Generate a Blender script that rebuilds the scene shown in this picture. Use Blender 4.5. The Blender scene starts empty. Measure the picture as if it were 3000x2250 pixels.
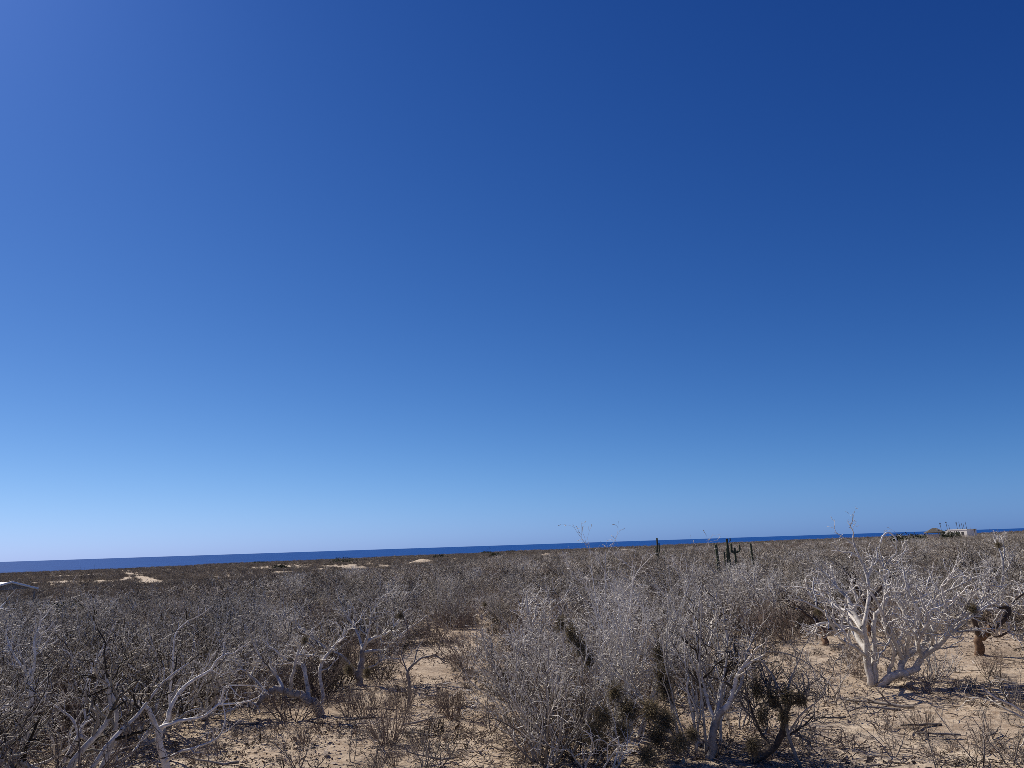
import bpy, math
import numpy as np
from mathutils import Matrix, Vector

SC = bpy.context.scene
COL = SC.collection
rad = math.radians

# ------------------------------------------------------------------ camera
EYE = 3.7
FPX = 2340.0                     # focal length in pixels of the 3000 px wide photograph
cam_data = bpy.data.cameras.new('camera')
cam_data.sensor_width = 36.0
cam_data.lens = 36.0 * FPX / 3000.0
cam_data.clip_start = 0.1
cam_data.clip_end = 120000.0
cam = bpy.data.objects.new('camera', cam_data)
COL.objects.link(cam)
CAM_M = (Matrix.Translation((0, 0, EYE)) @ Matrix.Rotation(rad(90 + 11.38), 4, 'X')
         @ Matrix.Rotation(rad(-1.89), 4, 'Z'))
cam.matrix_world = CAM_M
SC.camera = cam

# ------------------------------------------------------------------ sky and sun
SUN_AZ, SUN_EL = -48.0, 43.0     # degrees, azimuth measured from +Y towards +X
world = bpy.data.worlds.new('World')
SC.world = world
world.use_nodes = True
wt = world.node_tree
sky = wt.nodes.new('ShaderNodeTexSky')
sky.sky_type = 'NISHITA'
sky.sun_disc = False
sky.altitude = 0.0
sky.air_density = 1.0
sky.dust_density = 0.25
sky.ozone_density = 3.0
sky.sun_elevation = rad(SUN_EL)
sky.sun_rotation = rad(SUN_AZ)
sep = wt.nodes.new('ShaderNodeSeparateColor')
comb = wt.nodes.new('ShaderNodeCombineColor')
wt.links.new(sky.outputs[0], sep.inputs[0])
# deep, saturated rendition of a clear sky: one tone curve per channel for the whole dome
def wmath(op, a, b):
    m = wt.nodes.new('ShaderNodeMath'); m.operation = op
    for k, v in enumerate((a, b)):
        if isinstance(v, (int, float)):
            m.inputs[k].default_value = v
        else:
            wt.links.new(v, m.inputs[k])
    return m.outputs[0]


chan = [wmath('MULTIPLY', sep.outputs[k], 0.1) for k in range(3)]
graded = [wmath('MULTIPLY', wmath('MULTIPLY', wmath('POWER', chan[0], 1.529), wmath('POWER', chan[2], 0.377)), 4.52),
          wmath('MULTIPLY', wmath('DIVIDE', wmath('POWER', chan[1], 1.515), wmath('POWER', chan[2], 0.139)), 5.79),
          wmath('MULTIPLY', wmath('MULTIPLY', wmath('POWER', chan[2], 0.492), wmath('POWER', chan[0], 0.436)), 10.7)]
for k in range(3):
    wt.links.new(graded[k], comb.inputs[k])
bgn = wt.nodes['Background']
bgn.inputs[1].default_value = 0.1
wt.links.new(comb.outputs[0], bgn.inputs[0])

sun_data = bpy.data.lights.new('sun', 'SUN')
sun_data.energy = 5.0
sun_data.angle = rad(0.53)
sun_data.color = (1.0, 0.93, 0.82)
sun = bpy.data.objects.new('sun', sun_data)
COL.objects.link(sun)
to_sun = Vector((math.sin(rad(SUN_AZ)) * math.cos(rad(SUN_EL)),
                 math.cos(rad(SUN_AZ)) * math.cos(rad(SUN_EL)), math.sin(rad(SUN_EL))))
sun.rotation_euler = to_sun.to_track_quat('Z', 'Y').to_euler()
sun.location = (-40, 40, 60)

vs = SC.view_settings
vs.view_transform = 'Standard'
vs.look = 'None'
vs.exposure = 0.0
vs.gamma = 1.0
vs.use_curve_mapping = False
SC.render.engine = 'CYCLES'
SC.cycles.use_denoising = False
SC.cycles.filter_width = 0.7
SC.cycles.max_bounces = 5
SC.cycles.diffuse_bounces = 3
SC.cycles.glossy_bounces = 2

# ------------------------------------------------------------------ helpers
RNG = np.random.default_rng(20240)


def vnoise(x, y, seed=0):
    """smooth value noise, -1..1"""
    x = np.asarray(x, float); y = np.asarray(y, float)
    xi = np.floor(x).astype(np.int64); yi = np.floor(y).astype(np.int64)
    fx = x - xi; fy = y - yi
    fx = fx * fx * (3 - 2 * fx); fy = fy * fy * (3 - 2 * fy)

    def h(a, b):
        n = (a * 374761393 + b * 668265263 + seed * 1274126177) & 0xFFFFFFFF
        n = ((n ^ (n >> 13)) * 1274126177) & 0xFFFFFFFF
        n = n ^ (n >> 16)
        return (n & 0xFFFF) / 32767.5 - 1.0
    a = h(xi, yi); b = h(xi + 1, yi); c = h(xi, yi + 1); d = h(xi + 1, yi + 1)
    return (a * (1 - fx) + b * fx) * (1 - fy) + (c * (1 - fx) + d * fx) * fy


def sstep(a, b, v):
    t = np.clip((v - a) / (b - a), 0, 1)
    return t * t * (3 - 2 * t)


def plane_z(x, y):
    return 0.0084 * np.asarray(x, float) - 0.0018 * np.asarray(y, float)


def ray(px, py):
    d = CAM_M.to_3x3() @ Vector(((px - 1500) / FPX, -(py - 1125) / FPX, -1))
    return d.normalized()


def on_plane(px, py):
    """point of the plain that the photograph shows at this pixel"""
    d = ray(px, py)
    # EYE + t*dz = 0.0084*t*dx - 0.0018*t*dy
    t = EYE / (0.0084 * d.x - 0.0018 * d.y - d.z)
    return d.x * t, d.y * t


def at_depth(px, py, base_xy, off=0.0):
    """point on the ray of the pixel at the distance of a plant's base plus off metres"""
    d = ray(px, py)
    D = math.hypot(*base_xy) + off
    t = D / math.hypot(d.x, d.y)
    return np.array((d.x * t, d.y * t, EYE + d.z * t))


CAM_INV = CAM_M.inverted()


def project(x, y, z):
    p = CAM_INV @ Vector((float(x), float(y), float(z)))
    if p.z > -0.01:
        return -1e6, -1e6
    return 1500 + FPX * p.x / -p.z, 1125 - FPX * p.y / -p.z


# bare sand dunes in the far scrub: pixel x, pixel y of foot, width px, rise in m
DUNES = []
for px, py, w, hgt in [(1240, 1650, 80, 1.4), (1334, 1642, 34, 1.0), (1455, 1637, 55, 1.1),
                       (1600, 1629, 45, 0.9), (1712, 1615, 22, 0.8), (1825, 1612, 50, 1.1), (1030, 1664, 70, 0.9),
                       (1120, 1659, 50, 0.8), (1008, 1647, 45, 0.9), (660, 1693, 70, 0.5),
                       (820, 1680, 60, 0.6), (832, 1661, 22, 0.7), (470, 1672, 14, 0.7),
                       (372, 1700, 30, 0.4), (940, 1668, 40, 0.6), (760, 1668, 16, 0.5)]:
    x, y = on_plane(px, py)
    D = math.hypot(x, y)
    DUNES.append((x, y, 0.5 * w / FPX * D, 0.045 * D, hgt))


def track_points():
    pix = [(455, 1712), (432, 1703), (405, 1694), (388, 1685), (374, 1678), (352, 1674), (330, 1672)]
    return np.array([on_plane(*p) for p in pix])


TRACK = track_points()
tt = np.linspace(0, len(TRACK) - 1, 60)
TRACK_F = np.stack([np.interp(tt, np.arange(len(TRACK)), TRACK[:, k]) for k in (0, 1)], 1)


def track_dist(x, y):
    x = np.atleast_1d(x); y = np.atleast_1d(y)
    out = np.full(x.shape, 1e9)
    for q in TRACK_F:
        out = np.minimum(out, np.hypot(x - q[0], y - q[1]) - 0.008 * 0 * q[1])
    return out


def gz(x, y):
    x = np.asarray(x, float); y = np.asarray(y, float)
    D = np.hypot(x, y)
    near = 1 - sstep(60, 120, D)
    far = sstep(70, 220, D)
    z = plane_z(x, y)
    z = z + near * (0.07 * vnoise(x * 0.16, y * 0.16, 1) + 0.045 * vnoise(x * 0.6, y * 0.6, 2))
    z = z + far * (0.35 * vnoise(x * 0.03, y * 0.03, 3) + 0.15 * vnoise(x * 0.1, y * 0.1, 4))
    for dx, dy, sx, sd, hh in DUNES:
        ux, uy = dx / math.hypot(dx, dy), dy / math.hypot(dx, dy)
        a = (x - dx) * ux + (y - dy) * uy - sd
        b = -(x - dx) * uy + (y - dy) * ux
        q = (a / sd) ** 2 + (b / (sx * 1.1)) ** 2
        z = z + hh * np.exp(-1.2 * q) * (.55 + .6 * vnoise(x * .16, y * .16, 7) + .3 * vnoise(x * .5, y * .5, 8))
    # the coast: the plain ends and falls to the shore
    edge = 505 + 12 * vnoise(x * 0.02, y * 0.02, 5)
    z = z - 22 * sstep(edge, edge + 55, D)
    return z


def gzf(x, y):
    return float(gz(x, y))


# ------------------------------------------------------------------ materials
def new_mat(name):
    m = bpy.data.materials.new(name)
    m.use_nodes = True
    nt = m.node_tree
    b = nt.nodes['Principled BSDF']
    b.inputs['Specular IOR Level'].default_value = 0.25
    b.inputs['Roughness'].default_value = 0.85
    return m, nt, b


def ramp(nt, stops):
    r = nt.nodes.new('ShaderNodeValToRGB')
    el = r.color_ramp.elements
    while len(el) < len(stops):
        el.new(0.5)
    for e, (p, c) in zip(el, stops):
        e.position = p
        e.color = (*c, 1)
    return r


def noise(nt, scale, detail=4, rough=0.6, coord='Object', dist=0.0, stretch=None):
    tc = nt.nodes.new('ShaderNodeTexCoord')
    n = nt.nodes.new('ShaderNodeTexNoise')
    n.inputs['Scale'].default_value = scale
    n.inputs['Detail'].default_value = detail
    n.inputs['Roughness'].default_value = rough
    n.inputs['Distortion'].default_value = dist
    if stretch:
        mp = nt.nodes.new('ShaderNodeMapping')
        mp.inputs['Scale'].default_value = stretch
        nt.links.new(tc.outputs[coord], mp.inputs[0])
        nt.links.new(mp.outputs[0], n.inputs[0])
    else:
        nt.links.new(tc.outputs[coord], n.inputs[0])
    return n


def mix(nt, fac, a, b, mode='MIX'):
    m = nt.nodes.new('ShaderNodeMix')
    m.data_type = 'RGBA'
    m.blend_type = mode
    for i, v in ((0, fac), (6, a), (7, b)):
        if hasattr(v, 'links') or hasattr(v, 'is_output'):
            nt.links.new(v, m.inputs[i])
        elif isinstance(v, tuple):
            m.inputs[i].default_value = (*v, 1)
        else:
            m.inputs[i].default_value = v
    return m.outputs[2]


def bump(nt, b, height, strength, dist=0.02):
    n = nt.nodes.new('ShaderNodeBump')
    n.inputs['Strength'].default_value = strength
    n.inputs['Distance'].default_value = dist
    nt.links.new(height, n.inputs['Height'])
    nt.links.new(n.outputs[0], b.inputs['Normal'])


def bark(name, stops, scale=9, var=0.35, rough=0.8, patch=None, each=None):
    """bark: grain colours along the ramp, tone varies from plant to plant"""
    m, nt, b = new_mat(name)
    n = noise(nt, scale, 5, 0.65)
    r = ramp(nt, stops)
    nt.links.new(n.outputs[0], r.inputs[0])
    col = r.outputs[0]
    if patch:
        n2 = noise(nt, 3.2, 4, 0.7, dist=0.6)
        r2 = ramp(nt, [(0.50, (0, 0, 0)), (0.62, (1, 1, 1))])
        nt.links.new(n2.outputs[0], r2.inputs[0])
        col = mix(nt, r2.outputs[0], col, patch)
    if each:                                   # every twig has its own tone: dead dark ones among pale ones
        ge = nt.nodes.new('ShaderNodeNewGeometry')
        r3 = ramp(nt, each)
        nt.links.new(ge.outputs['Random Per Island'], r3.inputs[0])
        col = mix(nt, 1.0, col, r3.outputs[0], 'MULTIPLY')
    oi = nt.nodes.new('ShaderNodeObjectInfo')
    mr = nt.nodes.new('ShaderNodeMapRange')
    mr.inputs[3].default_value = 1 - var
    mr.inputs[4].default_value = 1 + var * 0.6
    nt.links.new(oi.outputs['Random'], mr.inputs[0])
    cv = nt.nodes.new('ShaderNodeCombineColor')
    for k in range(3):
        nt.links.new(mr.outputs[0], cv.inputs[k])
    col = mix(nt, 1.0, col, cv.outputs[0], 'MULTIPLY')
    nt.links.new(col, b.inputs['Base Color'])
    b.inputs['Roughness'].default_value = rough
    bump(nt, b, n.outputs[0], 0.35, 0.01)
    return m


M = {}
TONES = [(0.0, (0.09, 0.075, 0.062)), (0.40, (0.16, 0.138, 0.118)), (0.50, (0.62, 0.60, 0.58)), (0.72, (1.05, 1.05, 1.05)), (1.0, (1.3, 1.3, 1.3))]
SOFT = [(0.0, (0.55, 0.52, 0.5)), (0.25, (0.8, 0.79, 0.78)), (1.0, (1.1, 1.1, 1.1))]
M['white_bark'] = bark('white_bark', [(0.31, (0.20, 0.17, 0.14)), (0.42, (0.53, 0.49, 0.44)), (0.72, (0.78, 0.74, 0.68))],
                       11, 0.12, 0.7, (0.42, 0.385, 0.34))
M['lit_white_bark'] = bark('lit_white_bark', [(0.29, (0.26, 0.23, 0.20)), (0.41, (0.64, 0.61, 0.57)), (0.72, (0.86, 0.83, 0.79))],
                        11, 0.1, 0.7, (0.54, 0.505, 0.465))  # copy of the white bark, lightened so limbs in shade look lit
M['pale_twig'] = bark('pale_twig', [(0.3, (0.42, 0.385, 0.335)), (0.7, (0.76, 0.715, 0.645))], 4, 0.2, 0.75,
                      each=[(0.0, (0.16, 0.14, 0.12)), (0.22, (0.22, 0.195, 0.17)), (0.32, (0.85, 0.84, 0.83)), (1.0, (1.2, 1.2, 1.2))])
M['white_twig'] = bark('white_twig', [(0.3, (0.54, 0.50, 0.455)), (0.7, (0.84, 0.80, 0.74))], 6, 0.15, 0.75, each=SOFT)
M['grey_bark'] = bark('grey_bark', [(0.3, (0.18, 0.155, 0.135)), (0.7, (0.50, 0.455, 0.405))], 8, 0.3, each=SOFT)
M['grey_twig'] = bark('grey_twig', [(0.32, (0.34, 0.297, 0.24)), (0.68, (0.68, 0.622, 0.53))], 2.5, 0.5, each=TONES)
M['far_twig'] = bark('far_twig', [(0.32, (0.33, 0.285, 0.232)), (0.68, (0.67, 0.61, 0.52))], 2.0, 0.55, each=TONES)
M['shade_dark_brush'] = bark('shade_dark_brush', [(0.3, (0.035, 0.027, 0.021)), (0.7, (0.10, 0.079, 0.063))], 3.0, 0.4, 0.95)  # brush colour taken near black to act as shade between the shrubs
M['brown_bark'] = bark('brown_bark', [(0.3, (0.08, 0.05, 0.034)), (0.55, (0.20, 0.122, 0.075)), (0.75, (0.30, 0.20, 0.135))], 14, 0.2,
                       0.85, (0.10, 0.065, 0.045))
M['dark_limb'] = bark('dark_limb', [(0.3, (0.045, 0.032, 0.024)), (0.7, (0.12, 0.09, 0.07))], 10, 0.2)
M['red_twig'] = bark('red_twig', [(0.3, (0.135, 0.10, 0.08)), (0.7, (0.31, 0.245, 0.20))], 4, 0.3)
M['dry_stick'] = bark('dry_stick', [(0.3, (0.10, 0.08, 0.065)), (0.7, (0.36, 0.32, 0.285))], 6, 0.4)
M['moss'] = bark('moss', [(0.3, (0.075, 0.06, 0.034)), (0.7, (0.27, 0.215, 0.125))], 12, 0.3, 0.95)
M['brown_scrub'] = bark('brown_scrub', [(0.3, (0.145, 0.118, 0.092)), (0.7, (0.35, 0.30, 0.24))], 1.5, 0.4, 0.95)
M['green_leaf'] = bark('green_leaf', [(0.3, (0.028, 0.036, 0.014)), (0.7, (0.085, 0.095, 0.038))], 3, 0.25, 0.8)
M['cactus_skin'] = bark('cactus_skin', [(0.3, (0.045, 0.052, 0.03)), (0.7, (0.11, 0.12, 0.07))], 12, 0.2, 0.75)
M['litter'] = bark('litter', [(0.3, (0.20, 0.16, 0.13)), (0.7, (0.34, 0.29, 0.25))], 1.7, 0.0,
                   each=[(0.0, (0.32, 0.27, 0.23)), (0.5, (0.6, 0.55, 0.5)), (0.8, (1.05, 1.02, 1)), (1.0, (1.8, 1.75, 1.7))])
M['plaster'] = bark('plaster', [(0.3, (0.70, 0.66, 0.60)), (0.7, (0.80, 0.77, 0.72))], 0.6, 0.0, 0.9)
M['stone_wall'] = bark('stone_wall', [(0.3, (0.42, 0.34, 0.26)), (0.7, (0.66, 0.58, 0.48))], 1.4, 0.0, 0.95)
M['thatch'] = bark('thatch', [(0.3, (0.07, 0.06, 0.048)), (0.7, (0.17, 0.148, 0.118))], 3, 0.1, 0.95)
M['sheet_roof'] = bark('sheet_roof', [(0.3, (0.52, 0.51, 0.50)), (0.7, (0.72, 0.71, 0.70))], 1.2, 0.0, 0.55)
M['weathered_wood'] = bark('weathered_wood', [(0.3, (0.16, 0.14, 0.13)), (0.7, (0.34, 0.32, 0.30))], 5, 0.1, 0.9)
M['dark_metal'] = bark('dark_metal', [(0.3, (0.03, 0.03, 0.035)), (0.7, (0.07, 0.07, 0.075))], 5, 0.1, 0.6)
M['white_paint'] = bark('white_paint', [(0.3, (0.72, 0.72, 0.72)), (0.7, (0.8, 0.8, 0.8))], 2, 0.0, 0.5)

# sand
ms, nt, b = new_mat('sand')
n1 = noise(nt, 0.22, 5, 0.6)
r1 = ramp(nt, [(0.35, (0.41, 0.32, 0.23)), (0.52, (0.53, 0.425, 0.31)), (0.7, (0.635, 0.53, 0.40))])
nt.links.new(n1.outputs[0], r1.inputs[0])
n2 = noise(nt, 5.5, 6, 0.75)
r2 = ramp(nt, [(0.36, (0.60, 0.54, 0.49)), (0.55, (1, 1, 1)), (0.75, (1.12, 1.1, 1.08))])
nt.links.new(n2.outputs[0], r2.inputs[0])
c = mix(nt, 1.0, r1.outputs[0], r2.outputs[0], 'MULTIPLY')
n3 = noise(nt, 1.3, 7, 0.78, dist=0.5)                    # dark leaf litter in drifts
r3 = ramp(nt, [(0.50, (0, 0, 0)), (0.66, (1, 1, 1))])
nt.links.new(n3.outputs[0], r3.inputs[0])
n4 = noise(nt, 26, 3, 0.7)
r4 = ramp(nt, [(0.44, (0, 0, 0)), (0.54, (0.85, 0.85, 0.85))])
nt.links.new(n4.outputs[0], r4.inputs[0])
mm = nt.nodes.new('ShaderNodeMath'); mm.operation = 'MULTIPLY'
nt.links.new(r3.outputs[0], mm.inputs[0]); nt.links.new(r4.outputs[0], mm.inputs[1])
c = mix(nt, mm.outputs[0], c, (0.14, 0.105, 0.08))
nt.links.new(c, b.inputs['Base Color'])
b.inputs['Roughness'].default_value = 0.95
n5 = noise(nt, 11, 5, 0.7)
bump(nt, b, n5.outputs[0], 0.8, 0.05)
M['sand'] = ms

mp_, nt, b = new_mat('pale_sand')
n1 = noise(nt, 0.5, 5, 0.65)
r1 = ramp(nt, [(0.35, (0.36, 0.275, 0.185)), (0.65, (0.56, 0.46, 0.335))])
nt.links.new(n1.outputs[0], r1.inputs[0])
nt.links.new(r1.outputs[0], b.inputs['Base Color'])
bump(nt, b, n1.outputs[0], 0.5, 0.1)
M['pale_sand'] = mp_

# sea
mw, nt, b = new_mat('sea_water')
n1 = noise(nt, 0.004, 7, 0.65, stretch=(1, 2.5, 1))
r1 = ramp(nt, [(0.35, (0.010, 0.060, 0.23)), (0.65, (0.017, 0.085, 0.30))])
nt.links.new(n1.outputs[0], r1.inputs[0])
n2 = noise(nt, 0.06, 3, 0.8, stretch=(1, 3.0, 1))
r2 = ramp(nt, [(0.84, (0, 0, 0)), (0.87, (0.5, 0.5, 0.5))])
nt.links.new(n2.outputs[0], r2.inputs[0])
c = mix(nt, r2.outputs[0], r1.outputs[0], (0.5, 0.58, 0.66))
nt.links.new(c, b.inputs['Base Color'])
b.inputs['Roughness'].default_value = 0.6
b.inputs['Specular IOR Level'].default_value = 0.02
n3 = noise(nt, 0.25, 4, 0.7)
bump(nt, b, n3.outputs[0], 0.4, 0.8)
M['sea'] = mw


# ------------------------------------------------------------------ mesh tools
class Tubes:
    """collects batches of tapered tubes and turns them into one mesh"""

    def __init__(self):
        self.v = []; self.q = []; self.n = 0

    def add(self, pts, r, sides, rib=None):
        pts = np.asarray(pts, float); r = np.asarray(r, float)
        if pts.ndim == 2:
            pts = pts[None]; r = r[None]
        m, n, _ = pts.shape
        if m == 0:
            return self
        tg = np.empty_like(pts)
        tg[:, 1:-1] = pts[:, 2:] - pts[:, :-2]
        tg[:, 0] = pts[:, 1] - pts[:, 0]
        tg[:, -1] = pts[:, -1] - pts[:, -2]
        tg /= np.linalg.norm(tg, axis=2, keepdims=True) + 1e-12
        mean = np.abs(pts[:, -1] - pts[:, 0])
        ref = np.zeros((m, 3)); ref[np.arange(m), mean.argmin(1)] = 1
        u = ref[:, None] - (ref[:, None] * tg).sum(2, keepdims=True) * tg
        u /= np.linalg.norm(u, axis=2, keepdims=True) + 1e-12
        w = np.cross(tg, u)
        a = np.arange(sides) * 2 * math.pi / sides
        rr = r[:, :, None] * (np.ones(sides) if rib is None else rib)[None, None]
        ring = (pts[:, :, None] + rr[..., None] * (np.cos(a)[None, None, :, None] * u[:, :, None]
                                                  + np.sin(a)[None, None, :, None] * w[:, :, None]))
        base = self.n + (np.arange(m) * n * sides)[:, None, None] + (np.arange(n - 1) * sides)[None, :, None]
        k = np.arange(sides)[None, None]; k2 = (k + 1) % sides
        q = np.stack([base + k, base + k2, base + sides + k2, base + sides + k], -1).reshape(-1, 4)
        self.v.append(ring.reshape(-1, 3)); self.q.append(q); self.n += m * n * sides
        return self

    def merge(self, other):
        for v, q in zip(other.v, other.q):
            pass
        if other.n:
            V, Q = other.arrays()
            self.v.append(V); self.q.append(Q + self.n); self.n += len(V)
        return self

    def arrays(self):
        return np.concatenate(self.v), np.concatenate(self.q)

    def mesh(self, name, mat):
        V, Q = self.arrays()
        return quad_mesh(name, V, Q, mat)


def quad_mesh(name, V, Q, mat, smooth=True):
    me = bpy.data.meshes.new(name)
    me.vertices.add(len(V))
    me.vertices.foreach_set('co', np.ascontiguousarray(V, np.float32).ravel())
    nq, s = Q.shape
    me.loops.add(nq * s)
    me.loops.foreach_set('vertex_index', np.ascontiguousarray(Q, np.int32).ravel())
    me.polygons.add(nq)
    me.polygons.foreach_set('loop_start', np.arange(0, nq * s, s, dtype=np.int32))
    me.polygons.foreach_set('use_smooth', np.full(nq, smooth))
    me.materials.append(M[mat])
    me.update(calc_edges=True)
    return me


def poly_mesh(name, verts, faces, mat, smooth=False):
    me = bpy.data.meshes.new(name)
    me.from_pydata([tuple(map(float, v)) for v in verts], [], faces)
    me.materials.append(M[mat])
    me.update()
    if smooth:
        me.polygons.foreach_set('use_smooth', np.full(len(me.polygons), True))
    return me


def link(name, data, parent=None, label=None, cat=None, group=None, kind=None):
    o = bpy.data.objects.new(name, data)
    COL.objects.link(o)
    if parent is not None:
        o.parent = parent
    for k, v in (('label', label), ('category', cat), ('group', group), ('kind', kind)):
        if v:
            o[k] = v
    return o


def thing(name, label, cat, loc, rz=0.0, scale=1.0, group=None):
    o = link(name, None, None, label, cat, group)
    o.empty_display_size = 0.2
    o.location = loc
    o.rotation_euler = (0, 0, rz)
    o.scale = (scale,) * 3 if not isinstance(scale, tuple) else scale
    return o


def box(x0, x1, y0, y1, z0, z1):
    v = [(x, y, z) for z in (z0, z1) for y in (y0, y1) for x in (x0, x1)]
    f = [(0, 2, 3, 1), (4, 5, 7, 6), (0, 1, 5, 4), (2, 6, 7, 3), (0, 4, 6, 2), (1, 3, 7, 5)]
    return v, f


# ------------------------------------------------------------------ growth of woody plants
def unit(v):
    return v / (np.linalg.norm(v, axis=-1, keepdims=True) + 1e-12)


def extend(P, Dv, L, n, wander, up, rng, out=None):
    """grow m branches of n steps from points P along Dv; returns points and directions"""
    m = len(P)
    pts = np.empty((m, n + 1, 3)); dr = np.empty((m, n + 1, 3))
    pts[:, 0] = P; d = unit(Dv); dr[:, 0] = d
    step = (L / n)[:, None]
    for i in range(n):
        k = rng.normal(0, wander, (m, 3))
        k[:, 2] += up
        d = unit(d + k)
        pts[:, i + 1] = pts[:, i] + d * step
        dr[:, i + 1] = d
    return pts, dr


def spawn(pts, dr, r, k, t0, t1, ang, angsd, rng, up=0.0, droop=0.0):
    """k side shoots for each parent branch"""
    m, n1, _ = pts.shape
    T = rng.uniform(t0, t1, (m, k))
    # stratify along the parent
    T = t0 + (t1 - t0) * (np.arange(k)[None] + rng.uniform(0, 1, (m, k))) / k
    f = T * (n1 - 1)
    i = np.clip(f.astype(int), 0, n1 - 2)
    w = (f - i)[..., None]
    ar = np.arange(m)[:, None]
    P = pts[ar, i] * (1 - w) + pts[ar, i + 1] * w
    Dp = unit(pts[ar, i + 1] - pts[ar, i])
    R = r[ar, i] * (1 - w[..., 0]) + r[ar, i + 1] * w[..., 0]
    rv = unit(np.cross(Dp, rng.normal(0, 1, (m, k, 3))))
    A = np.radians(np.clip(rng.normal(ang, angsd, (m, k)), 8, 120))[..., None]
    Dn = np.cos(A) * Dp + np.sin(A) * rv
    Dn[..., 2] += up
    return P.reshape(-1, 3), unit(Dn).reshape(-1, 3), R.reshape(-1), T.reshape(-1)


def taper(r0, r1, n):
    t = np.linspace(0, 1, n + 1)[None]
    return r0[:, None] * (1 - t) + r1[:, None] * t


def twigs_on(tubes, pts, dr, r, levels, rng, floor_z=None):
    """grow the given levels of side shoots on parent branches; each level is a dict"""
    for lv in levels:
        P, Dn, R, T = spawn(pts, dr, r, lv['k'], lv.get('t0', 0.25), lv.get('t1', 1.0), lv['ang'], lv.get('sd', 14), rng,
                            lv.get('lift', 0.0))
        L = lv['len'] * rng.uniform(0.55, 1.35, len(P)) * (1 - lv.get('short', 0.35) * T)
        r0 = np.minimum(R * 0.75, lv['r']) * rng.uniform(0.8, 1.15, len(P))
        if lv.get('drop', 0) > 0:
            keep = rng.uniform(0, 1, len(P)) > lv['drop']
            P, Dn, L, r0 = P[keep], Dn[keep], L[keep], r0[keep]
        n = lv['n']
        pts, dr = extend(P, Dn, L, n, lv['wander'], lv.get('up', 0.0), rng)
        if floor_z is not None:
            pts[..., 2] = np.maximum(pts[..., 2], floor_z)
        r = taper(r0, np.maximum(r0 * lv.get('tip', 0.45), lv.get('rmin', 0.0018)), n)
        tubes.add(pts, r, lv.get('sides', 3))
    return tubes


GREY_LV = [dict(k=6, t0=.18, ang=42, sd=12, len=.95, r=.022, n=7, wander=.24, up=.05, sides=4, lift=.1),
           dict(k=4, t0=.15, ang=50, sd=15, len=.50, r=.0165, n=5, wander=.32, up=.04, tip=.65, sides=3),
           dict(k=2, t0=.3, ang=52, sd=18, len=.20, r=.0125, n=3, wander=.36, up=0.0, rmin=.008, tip=.7, drop=.5)]


def shrub(rng, height=2.0, stems=11, spread=38, r=0.024, levels=GREY_LV, wander=0.12, base=0.12, up=0.03):
    """vase-shaped many-stemmed bare shrub; returns (stem tubes, twig tubes)"""
    az = (np.arange(stems) + rng.uniform(-.4, .4, stems)) * 2 * math.pi / stems
    tilt = np.radians(np.clip(rng.normal(spread, spread * 0.38, stems), 3, 68))
    Dv = np.stack([np.sin(tilt) * np.cos(az), np.sin(tilt) * np.sin(az), np.cos(tilt)], 1)
    P = np.stack([np.cos(az) * base * rng.uniform(.2, 1, stems), np.sin(az) * base * rng.uniform(.2, 1, stems),
                  np.full(stems, -0.06)], 1)
    L = height * rng.uniform(.72, 1.12, stems)
    pts, dr = extend(P, Dv, L, 9, wander, up, rng)
    r0 = r * rng.uniform(.6, 1.2, stems)
    rr = taper(r0, np.full(stems, .005), 9)
    st = Tubes().add(pts, rr, 5)
    tw = Tubes()
    twigs_on(tw, pts, dr, rr, levels, rng, 0.02)
    return st, tw


def crooked(rng, height=2.4, limbs=5, r=.075, white=True):
    """low spreading tree with stout crooked limbs; returns (trunk, crown)"""
    az = (np.arange(limbs) + rng.uniform(-.4, .4, limbs)) * 2 * math.pi / limbs
    tilt = np.radians(rng.uniform(22, 68, limbs))
    Dv = np.stack([np.sin(tilt) * np.cos(az), np.sin(tilt) * np.sin(az), np.cos(tilt)], 1)
    P = np.zeros((limbs, 3)); P[:, 2] = rng.uniform(-.05, .22, limbs)
    L = height * rng.uniform(.75, 1.1, limbs)
    pts, dr = extend(P, Dv, L, 9, .26, .10, rng)
    pts[:, 1:, 2] = np.maximum(pts[:, 1:, 2], .12)
    rr = taper(r * rng.uniform(.6, 1, limbs), np.full(limbs, .016), 9)
    tk = Tubes().add(pts, rr, 6)
    tp = np.array([(0, 0, -.1), (.02, 0, .05), (.0, .02, .18), (0, 0, .32)])
    tk.add(tp, np.array([1.7, 1.45, 1.2, .8]) * r, 7)
    tw = Tubes()
    twigs_on(tw, pts, dr, rr, [dict(k=7, t0=.3, ang=52, len=.95, r=.032, n=6, wander=.3, up=.1, sides=4, lift=.15),
                               dict(k=5, t0=.2, ang=55, len=.46, r=.019, n=5, wander=.34, up=.06, tip=.6),
                               dict(k=2, t0=.3, ang=55, len=.2, r=.012, n=3, wander=.38, up=.04, rmin=.007, tip=.7, drop=.4)], rng, 0.03)
    return tk, tw


def brushy(rng, height=.9, stems=26):
    """small reddish brush of thin upright stems"""
    lv = [dict(k=4, t0=.3, ang=26, sd=9, len=.36, r=.005, n=4, wander=.10, up=.08),
          dict(k=3, t0=.2, ang=32, sd=10, len=.16, r=.0036, n=2, wander=.12, up=.03, rmin=.002)]
    return shrub(rng, height, stems, 30, .0075, lv, .09, .10, .03)


def sapling(rng, height=1.2, stems=3):
    lv = [dict(k=6, t0=.2, ang=46, sd=12, len=.42, r=.006, n=4, wander=.18, up=.06),
          dict(k=3, t0=.2, ang=50, sd=14, len=.15, r=.004, n=2, wander=.2, up=.02, rmin=.0022)]
    return shrub(rng, height, stems, 22, .012, lv, .11, .05, .03)


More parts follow.
